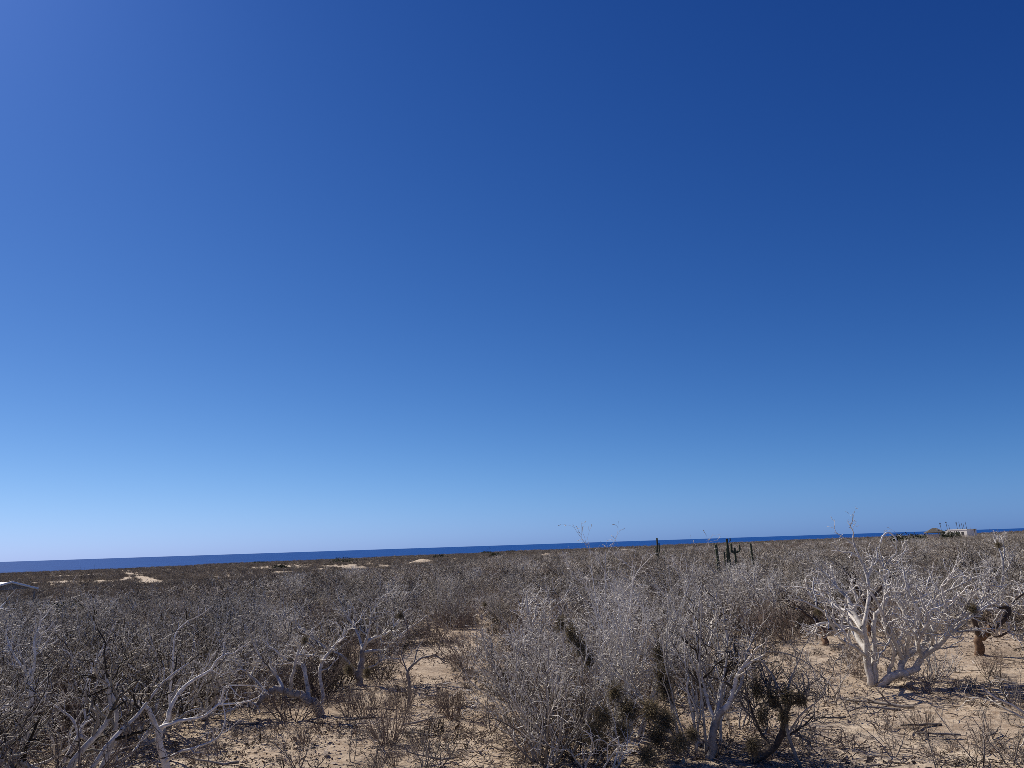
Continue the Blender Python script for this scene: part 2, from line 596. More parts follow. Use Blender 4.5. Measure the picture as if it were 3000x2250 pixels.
def low_brush(rng, height=.55):
    lv = [dict(k=5, t0=.2, ang=45, len=.3, r=.02, n=2, wander=.3, up=.05, rmin=.012)]
    return shrub(rng, height, 26, 46, .02, lv, .2, .2, .02)


# ------------------------------------------------------------------ the setting
def polar_ground():
    az_in = np.radians(np.arange(-44, 44.01, 0.36))
    az_out = np.radians(np.concatenate([np.arange(46, 314, 6.0)]))
    az = np.concatenate([az_in, az_out])
    rings = [0.0, 3, 6, 9, 11, 12.5]
    x = 13.0
    while x < 44:
        rings.append(x); x += 0.11
    while x < 640:
        rings.append(x); x *= 1.0095
    R = np.array(rings)
    A, RR = np.meshgrid(az, R)
    X = RR * np.sin(A); Y = RR * np.cos(A)
    Z = gz(X, Y)
    near = 1 - sstep(35, 70, RR)
    Z = Z + near * (0.035 * vnoise(X * 1.7, Y * 1.7, 11) + 0.028 * np.maximum(0, vnoise(X * 3.6, Y * 3.6, 12))
                    + 0.014 * vnoise(X * 8, Y * 8, 13))
    nr, na = A.shape
    i = np.arange(nr - 1)[:, None]; j = np.arange(na)[None]
    j2 = (j + 1) % na
    Q = np.stack([i * na + j + 0 * i, i * na + j2, (i + 1) * na + j2, (i + 1) * na + j], -1).reshape(-1, 4)
    V = np.stack([X, Y, Z], -1).reshape(-1, 3)
    me = quad_mesh('ground', V, Q, 'sand')
    me.materials.append(M['pale_sand'])
    # pale loose sand on the dunes
    C = V[Q].mean(1)
    pale = np.zeros(len(Q), bool)
    for dx, dy, sx, sd, hh in DUNES:
        ux, uy = dx / math.hypot(dx, dy), dy / math.hypot(dx, dy)
        a = (C[:, 0] - dx) * ux + (C[:, 1] - dy) * uy - sd
        bb = -(C[:, 0] - dx) * uy + (C[:, 1] - dy) * ux
        pale |= ((a / (sd * 2)) ** 2 + (bb / (sx * 1.6)) ** 2) < 1
    pale |= np.hypot(C[:, 0], C[:, 1]) > 95
    me.polygons.foreach_set('material_index', pale.astype(np.int32))
    link('ground', me, kind='structure')


polar_ground()

a = np.arange(96) * 2 * math.pi / 96
sv = np.concatenate([np.stack([rr * np.sin(a), rr * np.cos(a), np.full(96, -16.0)], 1) for rr in (380, 900, 3000, 12000, 90000)])
sq = np.concatenate([np.stack([k * 96 + np.arange(96), k * 96 + (np.arange(96) + 1) % 96, (k + 1) * 96 + (np.arange(96) + 1) % 96,
                               (k + 1) * 96 + np.arange(96)], 1) for k in range(4)])
link('sea', quad_mesh('sea', sv, sq, 'sea', False), kind='structure')


def sandy_track():
    p = TRACK_F
    t = unit(np.gradient(p, axis=0))
    nrm = np.stack([-t[:, 1], t[:, 0]], 1)
    cross = np.linspace(-1, 1, 7)
    D = np.hypot(p[:, 0], p[:, 1])
    w = 1.25 + 0.25 * np.sin(np.arange(len(p)) * .9)
    V = []
    for k in cross:
        q = p + nrm * (w * k)[:, None]
        V.append(np.stack([q[:, 0], q[:, 1], gz(q[:, 0], q[:, 1]) + 0.05 + 0.10 * (abs(k) > .9) - 0.03 * (abs(abs(k) - .5) < .2)], 1))
    V = np.concatenate(V)
    n = len(p)
    Q = np.concatenate([np.stack([k * n + np.arange(n - 1), k * n + np.arange(1, n), (k + 1) * n + np.arange(1, n),
                                  (k + 1) * n + np.arange(n - 1)], 1) for k in range(6)])
    link('path', quad_mesh('path', V, Q, 'pale_sand'), kind='structure')


sandy_track()


# ------------------------------------------------------------------ hand-placed trees
def smooth_path(P, R, n=11):
    """Catmull-Rom through the given limb points"""
    P = np.asarray(P, float); R = np.asarray(R, float)
    e = np.concatenate([[2 * P[0] - P[1]], P, [2 * P[-1] - P[-2]]])
    s = np.linspace(0, len(P) - 1, n)
    i = np.clip(s.astype(int), 0, len(P) - 2)
    u = (s - i)[:, None]
    p0, p1, p2, p3 = e[i], e[i + 1], e[i + 2], e[i + 3]
    q = .5 * ((2 * p1) + (-p0 + p2) * u + (2 * p0 - 5 * p1 + 4 * p2 - p3) * u ** 2 + (-p0 + 3 * p1 - 3 * p2 + p3) * u ** 3)
    return q, np.interp(s, np.arange(len(P)), R)


WHITE_LV = [dict(k=8, t0=.30, ang=50, len=.66, r=.026, n=6, wander=.30, up=.09, sides=5, lift=.12),
            dict(k=4, t0=.2, ang=52, len=.36, r=.017, n=5, wander=.34, up=.06, sides=4, tip=.6),
            dict(k=2, t0=.35, ang=52, len=.17, r=.0115, n=3, wander=.38, up=.04, rmin=.007, tip=.7, drop=.3)]


def hero_tree(name, label, cat, base_px, limbs, seed, mat_t='white_bark', mat_l='white_bark', mat_w='white_twig', levels=WHITE_LV,
              group=None):
    """limbs: (kind, [(px, py, depth offset)...], r0, r1, twigs?)"""
    rng = np.random.default_rng(seed)
    bxy = on_plane(*base_px)
    base = np.array((bxy[0], bxy[1], gzf(*bxy)))
    root = thing(name, label, cat, tuple(base), group=group)
    for kind, pix, r0, r1, tw in limbs:
        P = np.array([at_depth(p[0], p[1], bxy, p[2] if len(p) > 2 else 0.0) for p in pix]) - base
        P[:, 2] = np.maximum(P[:, 2], -0.12 if kind == 'trunk' else .03)
        pts, rr = smooth_path(P, np.linspace(0, 1, len(P)) * (r1 - r0) + r0, 13)
        wob = rng.normal(0, .20, pts.shape) * rr[:, None]
        wob[0] = 0; wob[-1] = 0
        pts = pts + wob
        rr = rr * rng.uniform(.93, 1.08, len(rr))
        o = link(kind, Tubes().add(pts, rr, 9 if kind == 'trunk' else 7).mesh(kind, mat_t if kind == 'trunk' else mat_l), root)
        if tw:
            lv = [dict(l, t1=.92) for l in levels]
            lv[0]['k'] = max(2, int(round(lv[0]['k'] * tw)))
            d = unit(np.gradient(pts, axis=0))
            t = Tubes()
            # a leading shoot carries each limb on
            tip, tdr = extend(pts[-1:], d[-1:], np.array([.5]), 6, .28, .1, rng)
            trr = taper(np.array([rr[-1]]), np.array([.006]), 6)
            t.add(tip, trr, 5)
            twigs_on(t, tip, tdr, trr, [dict(l, k=max(2, l['k'] // 2), len=l['len'] * .5) for l in levels], rng, .02)
            twigs_on(t, pts[None], d[None], rr[None], lv, rng, .02)
            link('twig_sprays', t.mesh('twig_sprays', mat_w), o)
    return root


BIG_LV = [dict(k=6, t0=.18, ang=44, len=.92, r=.030, n=10, wander=.30, up=.07, sides=5, lift=.08, tip=.5),
          dict(k=4, t0=.2, ang=50, len=.50, r=.0175, n=7, wander=.32, up=.05, sides=4, tip=.6),
          dict(k=2, t0=.3, ang=52, len=.24, r=.0115, n=4, wander=.36, up=.04, rmin=.007, tip=.7, drop=.3)]
hero_tree('white_bark_tree', 'big white-barked leafless tree with stout forked trunk standing alone on bare sand', 'tree', (2568, 2012), [
    ('trunk', [(2556, 2026), (2546, 1965), (2538, 1905), (2533, 1862), (2527, 1835)], .095, .062, 0),
    ('trunk', [(2560, 2010, .1), (2560, 1955, .1), (2563, 1900, .15), (2560, 1850, .2), (2565, 1795, .3)], .085, .05, 0),
    ('trunk', [(2574, 2026), (2604, 1988), (2640, 1976), (2672, 1963), (2690, 1955)], .105, .072, 0),
    ('branch', [(2527, 1838), (2503, 1800, .3), (2482, 1752, .6), (2452, 1722, .8), (2428, 1690, .9)], .07, .03, 1),
    ('branch', [(2533, 1868), (2500, 1842, -.3), (2450, 1832, -.6), (2405, 1826, -.8), (2382, 1845, -1.0)], .06, .028, 1),
    ('branch', [(2527, 1842), (2545, 1765, .2), (2541, 1690, .3), (2520, 1640, .3), (2506, 1605, .2), (2498, 1578, .2)], .06, .015, .5),
    ('branch', [(2541, 1700, .3), (2556, 1655, .4), (2585, 1642, .6), (2612, 1650, .7)], .03, .016, .7),
    ('branch', [(2565, 1800, .3), (2598, 1762, .4), (2594, 1705, .6), (2592, 1660, .6), (2618, 1628, .7)], .06, .018, 1),
    ('branch', [(2538, 1905), (2508, 1865, .5), (2492, 1820, 1.0), (2512, 1765, 1.4), (2500, 1730, 1.6)], .075, .028, 1),
    ('branch', [(2684, 1957), (2690, 1940, -.05), (2706, 1922, -.1), (2745, 1892, -.2), (2779, 1857, -.3), (2800, 1820, -.4), (2835, 1795, -.5), (2872, 1788, -.6)], .085, .028, 1.1),
    ('branch', [(2640, 1972), (2643, 1940, .1), (2657, 1918, .2), (2692, 1901, .3), (2722, 1868, .4), (2745, 1812, .5), (2790, 1770, .6)], .085, .026, 1.1),
    ('branch', [(2606, 1985), (2608, 1958, .1), (2620, 1915, -.2), (2602, 1868, -.5), (2588, 1800, -.7), (2592, 1745, -.8)], .055, .022, 1),
    ('branch', [(2646, 1935, .1), (2620, 1880, -.3), (2596, 1825, -.6), (2562, 1752, -.9), (2540, 1720, -1.0)], .06, .02, 1),
    ('branch', [(2691, 1902, .3), (2682, 1850, .7), (2652, 1800, 1.0), (2622, 1742, 1.2), (2640, 1690, 1.4)], .06, .022, 1),
    ('branch', [(2722, 1868, .4), (2716, 1800, .1), (2740, 1752, 0), (2800, 1722, -.2), (2842, 1700, -.3)], .05, .02, 1),
    ('branch', [(2657, 1918, .2), (2662, 1860, -.2), (2690, 1792, -.4), (2662, 1742, -.5), (2652, 1695, -.5)], .055, .022, 1),
    ('branch', [(2542, 1925), (2505, 1898, -.4), (2462, 1872, -.9), (2420, 1800, -1.2), (2372, 1770, -1.4)], .05, .022, 1),
    ('branch', [(2533, 1862), (2490, 1800, 1.0), (2440, 1770, 1.6), (2390, 1730, 2.0), (2340, 1720, 2.2)], .055, .022, 1),
    ('branch', [(2745, 1892, -.2), (2790, 1850, .3), (2850, 1800, .6), (2900, 1760, .8)], .045, .02, 1),
    ('branch', [(2722, 1905, .1), (2740, 1850, -.6), (2770, 1790, -1.0), (2760, 1720, -1.2), (2790, 1680, -1.2)], .045, .02, 1),
    ('branch', [(2620, 1915, -.2), (2650, 1850, .8), (2700, 1780, 1.4), (2720, 1700, 1.8)], .045, .02, 1),
    ('branch', [(2700, 1925, -.1), (2690, 1880, -.6), (2720, 1820, -1.0), (2700, 1760, -1.2)], .05, .022, 1),
], 71, levels=BIG_LV)

hero_tree('brown_trunk_tree', 'small tree with peeling orange-brown trunk and hooked dark limb at the right edge', 'tree', (2868, 1925), [
    ('trunk', [(2868, 1932), (2869, 1900), (2871, 1872), (2885, 1856), (2905, 1838)], .135, .10, 0),
    ('branch', [(2880, 1862), (2915, 1838, .1), (2945, 1810, .2), (2958, 1788, .2), (2945, 1778, .2), (2920, 1782, .1)], .10, .045, .8),
    ('branch', [(2872, 1870), (2862, 1840, -.2), (2846, 1800, -.3), (2832, 1772, -.4), (2850, 1740, -.5)], .09, .035, 1.2),
    ('branch', [(2945, 1810, .2), (2965, 1770, .5), (2990, 1745, .6), (3030, 1720, .7)], .05, .022, 1.2),
    ('branch', [(2900, 1850), (2920, 1865, -.3), (2960, 1850, -.5), (3010, 1840, -.6)], .045, .02, 1),
    ('branch', [(2850, 1800, -.3), (2880, 1760, -.1), (2900, 1720, 0), (2900, 1680, .1)], .045, .02, 1.2),
], 72, 'brown_bark', 'dark_limb', 'white_twig')
hero_tree('brown_trunk_tree', 'brown-trunked small tree with drooping dark limb just left of the big white tree', 'tree', (2416, 1893), [
    ('trunk', [(2418, 1900), (2416, 1872), (2411, 1845), (2398, 1825)], .12, .09, 0),
    ('branch', [(2408, 1840), (2390, 1818, .1), (2385, 1800, .1), (2398, 1775, .3), (2370, 1740, .4)], .11, .035, 1.2),
    ('branch', [(2412, 1850), (2432, 1815, .4), (2450, 1780, .6), (2480, 1750, .8)], .06, .025, 1.3),
    ('branch', [(2395, 1822), (2360, 1800, -.2), (2330, 1770, -.3), (2290, 1750, -.4)], .05, .022, 1.3),
], 73, 'brown_bark', 'dark_limb', 'grey_twig')
hero_tree('brown_trunk_tree', 'tree with plain reddish-brown trunk seen through the limbs of the big white tree', 'tree', (2548, 1872), [
    ('trunk', [(2550, 1880), (2548, 1840), (2546, 1800), (2540, 1765)], .11, .08, 0),
    ('branch', [(2542, 1775), (2520, 1740, .2), (2500, 1705, .3), (2470, 1680, .4)], .08, .025, 1.3),
    ('branch', [(2541, 1770), (2570, 1735, .2), (2600, 1700, .4), (2640, 1680, .5)], .07, .025, 1.3),
], 74, 'brown_bark', 'dark_limb', 'grey_twig')
hero_tree('white_bark_tree', 'pale tree whose thick trunk arches over to the ground beside the sandy clearing', 'tree', (935, 2088), [
    ('trunk', [(940, 2098), (922, 2068), (893, 2044), (852, 2028), (812, 2020), (782, 2032), (758, 2056), (744, 2086)], .125, .05, 0),
    ('branch', [(936, 2080), (946, 2040, .05), (940, 2000, .1), (938, 1960, .1), (952, 1925, .2), (982, 1890, .3), (1012, 1852, .4), (1042, 1828, .5)], .055, .02, 1.3),
    ('branch', [(826, 2022), (816, 1988, .3), (792, 1960, .5), (765, 1930, .7), (740, 1880, .8)], .055, .02, 1.2),
    ('branch', [(850, 2026), (856, 1985, -.2), (870, 1925, -.3), (884, 1880, -.3), (912, 1850, -.2)], .05, .02, 1.2),
    ('branch', [(752, 2062), (720, 2058, -.2), (690, 2072, -.4), (655, 2092, -.5)], .035, .016, .7),
    ('branch', [(905, 2048), (897, 1995, .3), (888, 1945, .5), (848, 1940, .7), (800, 1900, .8)], .06, .022, 1.2),
    ('branch', [(784, 2030), (745, 1990, .3), (700, 1950, .5), (650, 1900, .7)], .045, .02, 1.3),
], 75, 'grey_bark', 'white_bark', 'pale_twig')  # grey bark on this pale trunk stands in for its shade
hero_tree('white_bark_tree', 'tangled low tree with pale sideways limb above dark tufts at the clearing edge', 'tree', (1050, 2006), [
    ('trunk', [(1052, 2014), (1052, 1975), (1058, 1940), (1062, 1905)], .11, .08, 0),
    ('branch', [(1060, 1925), (1068, 1892, .1), (1095, 1868, .2), (1130, 1858, .3), (1152, 1838, .3), (1182, 1798, .4)], .06, .02, 1.3),
    ('branch', [(1058, 1915), (1095, 1906, -.1), (1130, 1905, -.2), (1152, 1880, -.3), (1188, 1850, -.4), (1230, 1820, -.5)], .055, .02, 1.2),
    ('branch', [(1052, 1990), (1012, 1930, .2), (965, 1905, .3), (930, 1880, .4), (890, 1850, .5)], .055, .02, 1.3),
    ('branch', [(1062, 1905), (1050, 1860, .4), (1020, 1810, .6), (1000, 1770, .7)], .05, .018, 1.3),
    ('branch', [(1062, 1908), (1080, 1850, -.4), (1090, 1800, -.5), (1110, 1760, -.5)], .045, .018, 1.3),
    ('branch', [(1056, 1960), (1100, 1950, -.4), (1130, 1930, -.7), (1170, 1930, -.9)], .03, .014, .9),
], 76, 'grey_bark', 'white_bark', 'pale_twig')
hero_tree('white_bark_tree', 'forked pale tree at the lower left with arching left limb and straight upright shoot', 'tree', (492, 2262), [
    ('trunk', [(494, 2274), (482, 2222), (468, 2172), (462, 2140)], .075, .055, 0),
    ('branch', [(464, 2146), (446, 2102), (420, 2066), (382, 2053), (342, 2050), (312, 2074), (280, 2102)], .045, .018, .6),
    ('branch', [(464, 2142), (490, 2112, .1), (500, 2075, .1), (530, 2022, .2), (570, 1990, .2), (610, 1970, .3), (640, 1930, .3), (667, 1914, .4)], .045, .016, .8),
    ('branch', [(498, 2082, .1), (497, 2030, .1), (505, 1960, 0), (508, 1900, 0), (516, 1852, 0), (552, 1818, 0)], .022, .010, .4),
    ('branch', [(468, 2132), (500, 2120, -.1), (550, 2108, -.1), (600, 2098, -.2), (640, 2064, -.2), (690, 2062, -.2), (736, 2052, -.2)], .034, .014, .6),
    ('branch', [(640, 2064, -.2), (652, 2035, -.2), (662, 2010, -.3), (722, 2008, -.3)], .018, .010, .5),
    ('branch', [(484, 2232), (520, 2205, -.3), (570, 2190, -.5), (640, 2160, -.7), (660, 2110, -.7)], .03, .012, .5),
], 77, 'lit_white_bark', 'lit_white_bark', 'white_twig', levels=[dict(WHITE_LV[0], k=6, r=.014, len=.45), dict(WHITE_LV[1], k=3, r=.009, len=.25), dict(WHITE_LV[2], k=2, r=.006)])
hero_tree('white_bark_tree', 'upright pale tree in the bottom left corner with two sideways limbs', 'tree', (58, 2262), [
    ('trunk', [(56, 2276), (68, 2205), (78, 2130), (88, 2062), (95, 2010), (90, 1958)], .085, .035, 0),
    ('branch', [(80, 2096), (42, 2084, .1), (0, 2090, .2), (-60, 2078, .3)], .05, .026, .8),
    ('branch', [(86, 2080), (62, 2070, -.2), (30, 2068, -.4), (-40, 2090, -.5)], .045, .024, .8),
    ('branch', [(84, 2106), (118, 2104, .1), (142, 2138, .1), (158, 2184, .1)], .05, .026, .6),
    ('branch', [(60, 2252), (125, 2236, -.2), (198, 2192, -.3), (208, 2140, -.3), (252, 2062, -.4), (262, 2010, -.4)], .035, .012, .7),
    ('branch', [(94, 2012), (70, 1962, .2), (52, 1936, .3), (30, 1900, .4)], .03, .014, 1),
    ('branch', [(92, 1990), (102, 1930, -.1), (100, 1880, -.1), (120, 1820, 0)], .028, .012, 1),
    ('branch', [(98, 2150), (140, 2085, -.2), (180, 2060, -.3)], .022, .010, .8),
], 78, 'lit_white_bark', 'lit_white_bark', 'white_twig', levels=[dict(WHITE_LV[0], k=6, r=.015, len=.5), dict(WHITE_LV[1], k=4, r=.009, len=.28), dict(WHITE_LV[2], k=2, r=.006)])
hero_tree('white_bark_tree', 'leaning pale sapling tree between the corner tree and the forked lower-left tree', 'tree', (172, 2264), [
    ('trunk', [(166, 2276), (205, 2202), (230, 2158), (252, 2112), (290, 2060)], .06, .024, 0),
    ('branch', [(234, 2155), (262, 2172, -.1), (275, 2200, -.1), (280, 2240, -.2)], .04, .02, .6),
    ('branch', [(230, 2160), (214, 2110, .1), (180, 2080, .2), (150, 2060, .3), (120, 2050, .3)], .028, .012, .8),
    ('branch', [(180, 2252), (260, 2240, -.3), (330, 2205, -.5), (400, 2180, -.6)], .028, .012, .6),
    ('branch', [(252, 2112), (245, 2050, .1), (260, 1980, .2), (300, 1900, .3)], .022, .010, 1.0),
], 79, 'lit_white_bark', 'lit_white_bark', 'white_twig', levels=[dict(WHITE_LV[0], k=5, r=.013, len=.45), dict(WHITE_LV[1], k=3, r=.009, len=.25), dict(WHITE_LV[2], k=2, r=.006)])
hero_tree('white_bark_tree', 'white tree leaning in from the left edge with long level limb', 'tree', (-110, 2060), [
    ('trunk', [(-112, 2070), (-100, 2010), (-80, 1960), (-50, 1920)], .10, .06, 0),
    ('branch', [(-55, 1926), (0, 1910), (58, 1906), (108, 1886), (150, 1880)], .045, .016, .8),
    ('branch', [(-60, 1950), (0, 1940, -.2), (42, 1926, -.2), (100, 1892, -.3)], .035, .014, .8),
    ('branch', [(-52, 1922), (-20, 1860, .2), (30, 1830, .3), (92, 1850, .3)], .045, .02, .9),
    ('branch', [(-60, 1940), (-60, 1860, -.2), (-20, 1800, -.2), (10, 1770, 0)], .045, .018, 1.2),
], 80, 'lit_white_bark', 'lit_white_bark', 'white_twig')
hero_tree('curved_tree', 'thin dark-stemmed small tree bending over to the right in the sandy clearing', 'tree', (1195, 2062), [
    ('trunk', [(1196, 2070), (1200, 2010), (1194, 1970), (1214, 1942)], .045, .03, 0),
    ('branch', [(1212, 1945), (1240, 1927, -.1), (1276, 1922, -.2), (1302, 1936, -.3)], .03, .012, .6),
    ('branch', [(1202, 1990), (1186, 1950, .1), (1176, 1910, .2), (1190, 1870, .2)], .02, .010, .8),
    ('branch', [(1212, 1946), (1225, 1900, .1), (1250, 1860, .1)], .02, .010, .8),
], 81, 'grey_bark', 'grey_bark', 'red_twig')
hero_tree('pale_stem_tree', 'slender tree with curved pale stem rising right of the tall central shrub', 'tree', (2080, 2238), [
    ('trunk', [(2078, 2250), (2086, 2190), (2096, 2120), (2120, 2075)], .075, .05, 0),
    ('branch', [(2116, 2082), (2142, 2050), (2152, 2012), (2162, 1975), (2190, 1945), (2235, 1922)], .05, .018, .8),
    ('branch', [(2100, 2110), (2110, 2040, .2), (2125, 1960, .3), (2130, 1880, .4), (2120, 1800, .5)], .035, .012, 1.3),
    ('branch', [(2098, 2125), (2070, 2040, .2), (2050, 1960, .3), (2040, 1860, .4), (2050, 1760, .5)], .035, .012, 1.3),
    ('branch', [(2130, 2065), (2170, 2010, .2), (2180, 1940, .3), (2210, 1860, .4)], .03, .012, 1.2),
], 82, 'grey_bark', 'white_bark', 'grey_twig')
hero_tree('mossy_tree', 'small black-limbed tree carrying dark shaggy tufts beside the pale stems', 'tree', (2192, 2244), [
    ('trunk', [(2186, 2254), (2218, 2222), (2262, 2196), (2290, 2150), (2298, 2108)], .08, .045, 0),
    ('branch', [(2288, 2155), (2318, 2150, .2), (2352, 2128, .3), (2382, 2098, .4)], .03, .014, .8),
    ('branch', [(2298, 2110), (2286, 2072, .1), (2262, 2040, .2), (2240, 2000, .3)], .035, .014, 1.0),
    ('branch', [(2298, 2112), (2312, 2070, 0), (2345, 2048, 0), (2362, 2020, .1)], .035, .014, 1.0),
    ('branch', [(2262, 2196), (2232, 2150, .2), (2205, 2090, .2), (2190, 2040, .3)], .03, .012, 1.0),
], 83, 'dark_limb', 'dark_limb', 'dry_stick')
hero_tree('thin_sapling', 'tall thin curved sapling arching over the bare sand left of the big white tree', 'sapling', (2352, 2256), [
    ('trunk', [(2350, 2264), (2318, 2180), (2302, 2110), (2304, 2030)], .03, .022, 0),
    ('branch', [(2304, 2034), (2320, 1980, .1), (2338, 1940, .1), (2352, 1900, .2)], .02, .008, .4),
    ('branch', [(2310, 2150), (2350, 2090, -.1), (2400, 2050, -.2), (2430, 1990, -.2)], .018, .008, .6),
    ('branch', [(2304, 2060), (2250, 1960, .2), (2215, 1918, .3), (2292, 1912, .3), (2360, 1940, .3), (2402, 1975, .3)], .016, .006, .3),
], 84, 'grey_bark', 'grey_bark', 'dry_stick', [dict(WHITE_LV[0], k=6, r=.009, len=.4, wander=.2), dict(WHITE_LV[1], k=3, r=.006, len=.2, wander=.2), dict(WHITE_LV[2], k=2, r=.004, len=.1)])
hero_tree('hooked_snag', 'pale forked snag with dark clump at its tip rising from scrub near right edge', 'tree', (2930, 1790), [
    ('trunk', [(2930, 1795), (2934, 1740), (2938, 1690), (2938, 1640)], .07, .045, 0),
    ('branch', [(2938, 1645), (2930, 1615), (2922, 1598), (2918, 1592)], .04, .022, .5),
    ('branch', [(2938, 1648), (2942, 1620, .1), (2940, 1598, .1), (2934, 1588, .1)], .04, .02, .5),
    ('branch', [(2936, 1690), (2960, 1650, .2), (2966, 1620, .2)], .03, .014, .9),
    ('branch', [(2932, 1720), (2900, 1680, .2), (2880, 1640, .3)], .03, .014, 1),
], 85)


# ------------------------------------------------------------------ shrubs
def place_shrub(name, label, cat, px, py, made, mats, rz=0.0, sc=1.0, group=None, split=False):
    x, y = on_plane(px, py)
    root = thing(name, label, cat, (x, y, gzf(x, y)), rz, sc, group)
    st, tw = made
    link('stems', st.mesh('stems', mats[0]), root)
    link('crown', tw.mesh('crown', mats[1]), root)
    return root


def split_shrub(name, label, cat, px, py, seed, height, stems, spread, r, levels, mats, wander=.12, base=.2, lean=(0, 0)):
    """a near shrub whose stems are parts of their own, each with its twigs"""
    rng = np.random.default_rng(seed)
    x, y = on_plane(px, py)
    root = thing(name, label, cat, (x, y, gzf(x, y)))
    az = (np.arange(stems) + rng.uniform(-.4, .4, stems)) * 2 * math.pi / stems
    tilt = np.radians(np.clip(rng.normal(spread, spread * .45, stems), 2, 62))
    Dv = np.stack([np.sin(tilt) * np.cos(az) + lean[0], np.sin(tilt) * np.sin(az) + lean[1], np.cos(tilt)], 1)
    P = np.stack([np.cos(az) * base * rng.uniform(.2, 1, stems), np.sin(az) * base * rng.uniform(.2, 1, stems), np.full(stems, -.06)], 1)
    pts, dr = extend(P, Dv, height * rng.uniform(.72, 1.1, stems), 10, wander, .03, rng)
    rr = taper(r * rng.uniform(.6, 1.2, stems), np.full(stems, .005), 10)
    for k in range(stems):
        o = link('stem', Tubes().add(pts[k:k + 1], rr[k:k + 1], 6).mesh('stem', mats[0]), root)
        t = twigs_on(Tubes(), pts[k:k + 1], dr[k:k + 1], rr[k:k + 1], levels, rng, .02)
        link('twig_sprays', t.mesh('twig_sprays', mats[1]), o)
    return root


TALL_LV = [dict(k=8, t0=.16, ang=36, sd=11, len=1.05, r=.0185, n=8, wander=.17, up=.07, sides=4, lift=.12),
           dict(k=5, t0=.12, ang=44, sd=14, len=.42, r=.0128, n=5, wander=.26, up=.05, tip=.65),
           dict(k=2, t0=.2, ang=50, sd=16, len=.17, r=.0098, n=3, wander=.32, rmin=.007, tip=.7, drop=.3)]
split_shrub('tall_shrub', 'tallest bare grey shrub in the centre, its twig tips crossing the horizon', 'shrub', 1835, 2165, 11, 3.45, 17, 17, .036,
            TALL_LV, ('lit_white_bark', 'white_twig'), .10, .35)
split_shrub('bushy_shrub', 'wide dense grey-twigged shrub spilling left in front of the tall central shrub', 'shrub', 1610, 2238, 12, 2.25, 18, 33, .024,
            TALL_LV, ('grey_bark', 'pale_twig'), .12, .3)
split_shrub('curly_shrub', 'low white curly-stemmed shrub at the bottom edge in front of dark tufts', 'shrub', 1740, 2262, 13, 1.3, 11, 34, .02,
            [dict(k=6, t0=.2, ang=48, len=.5, r=.012, n=6, wander=.34, up=.06, sides=4), dict(k=4, t0=.2, ang=50, len=.22, r=.007, n=4, wander=.34, up=.04)],
            ('white_bark', 'white_twig'), .26, .45)
split_shrub('straight_shrub', 'upright straight-stemmed grey shrub immediately behind the pale curved stem', 'shrub', 2050, 2205, 14, 2.75, 9, 14, .028,
            TALL_LV, ('white_bark', 'pale_twig'), .07, .4)
split_shrub('leaning_shrub', 'thin-stemmed shrub leaning right, its base hidden behind the mossy black limbs', 'shrub', 2170, 2150, 15, 2.3, 8, 24, .018,
            TALL_LV, ('grey_bark', 'grey_twig'), .09, .3, (.12, 0))
split_shrub('rounded_shrub', 'rounded grey shrub filling the gap left of the tall central shrub', 'shrub', 1560, 2120, 16, 2.05, 13, 30, .022,
            TALL_LV, ('grey_bark', 'pale_twig'), .12, .3)
split_shrub('vase_shrub', 'vase-shaped pale-stemmed shrub standing below the lone cactus', 'shrub', 1968, 1790, 17, 2.7, 14, 30, .03,
            GREY_LV, ('white_bark', 'grey_twig'), .07, .2)
split_shrub('forked_shrub', 'white V-forked young shrub left of the straight pale stem', 'shrub', 1985, 1850, 18, 2.4, 4, 26, .026,
            GREY_LV, ('white_bark', 'grey_twig'), .08, .1)
split_shrub('arching_shrub', 'large many-stemmed shrub with dark arching branches in the lower left thicket', 'shrub', 318, 2078, 19, 2.7, 13, 34, .034,
            TALL_LV, ('grey_bark', 'grey_twig'), .14, .3)
split_shrub('dense_shrub', 'dense rounded shrub against the left edge below the shack roof', 'shrub', 60, 2000, 20, 2.5, 13, 34, .028,
            TALL_LV, ('grey_bark', 'grey_twig'), .14, .3)
split_shrub('tangled_shrub', 'tangled shrub directly behind the straight upright shoot of the forked tree', 'shrub', 560, 2030, 21, 2.4, 13, 34, .028,
            TALL_LV, ('grey_bark', 'grey_twig'), .15, .3)
split_shrub('pale_bush', 'small pale spiky bush behind the elbow of the big white tree', 'bush', 2738, 1996, 22, 1.0, 14, 38, .012,
            [dict(k=6, t0=.2, ang=42, len=.38, r=.007, n=4, wander=.16, up=.05), dict(k=4, t0=.2, ang=46, len=.16, r=.005, n=2, wander=.2)],
            ('white_bark', 'white_twig'), .10, .1)
split_shrub('pale_bush', 'loose pale sapling clump on sand left of the big white trunk', 'bush', 2440, 2075, 23, 1.25, 7, 32, .012,
            [dict(k=6, t0=.2, ang=42, len=.45, r=.008, n=4, wander=.2, up=.05), dict(k=4, t0=.2, ang=46, len=.18, r=.005, n=2, wander=.2)],
            ('grey_bark', 'white_twig'), .14, .15)

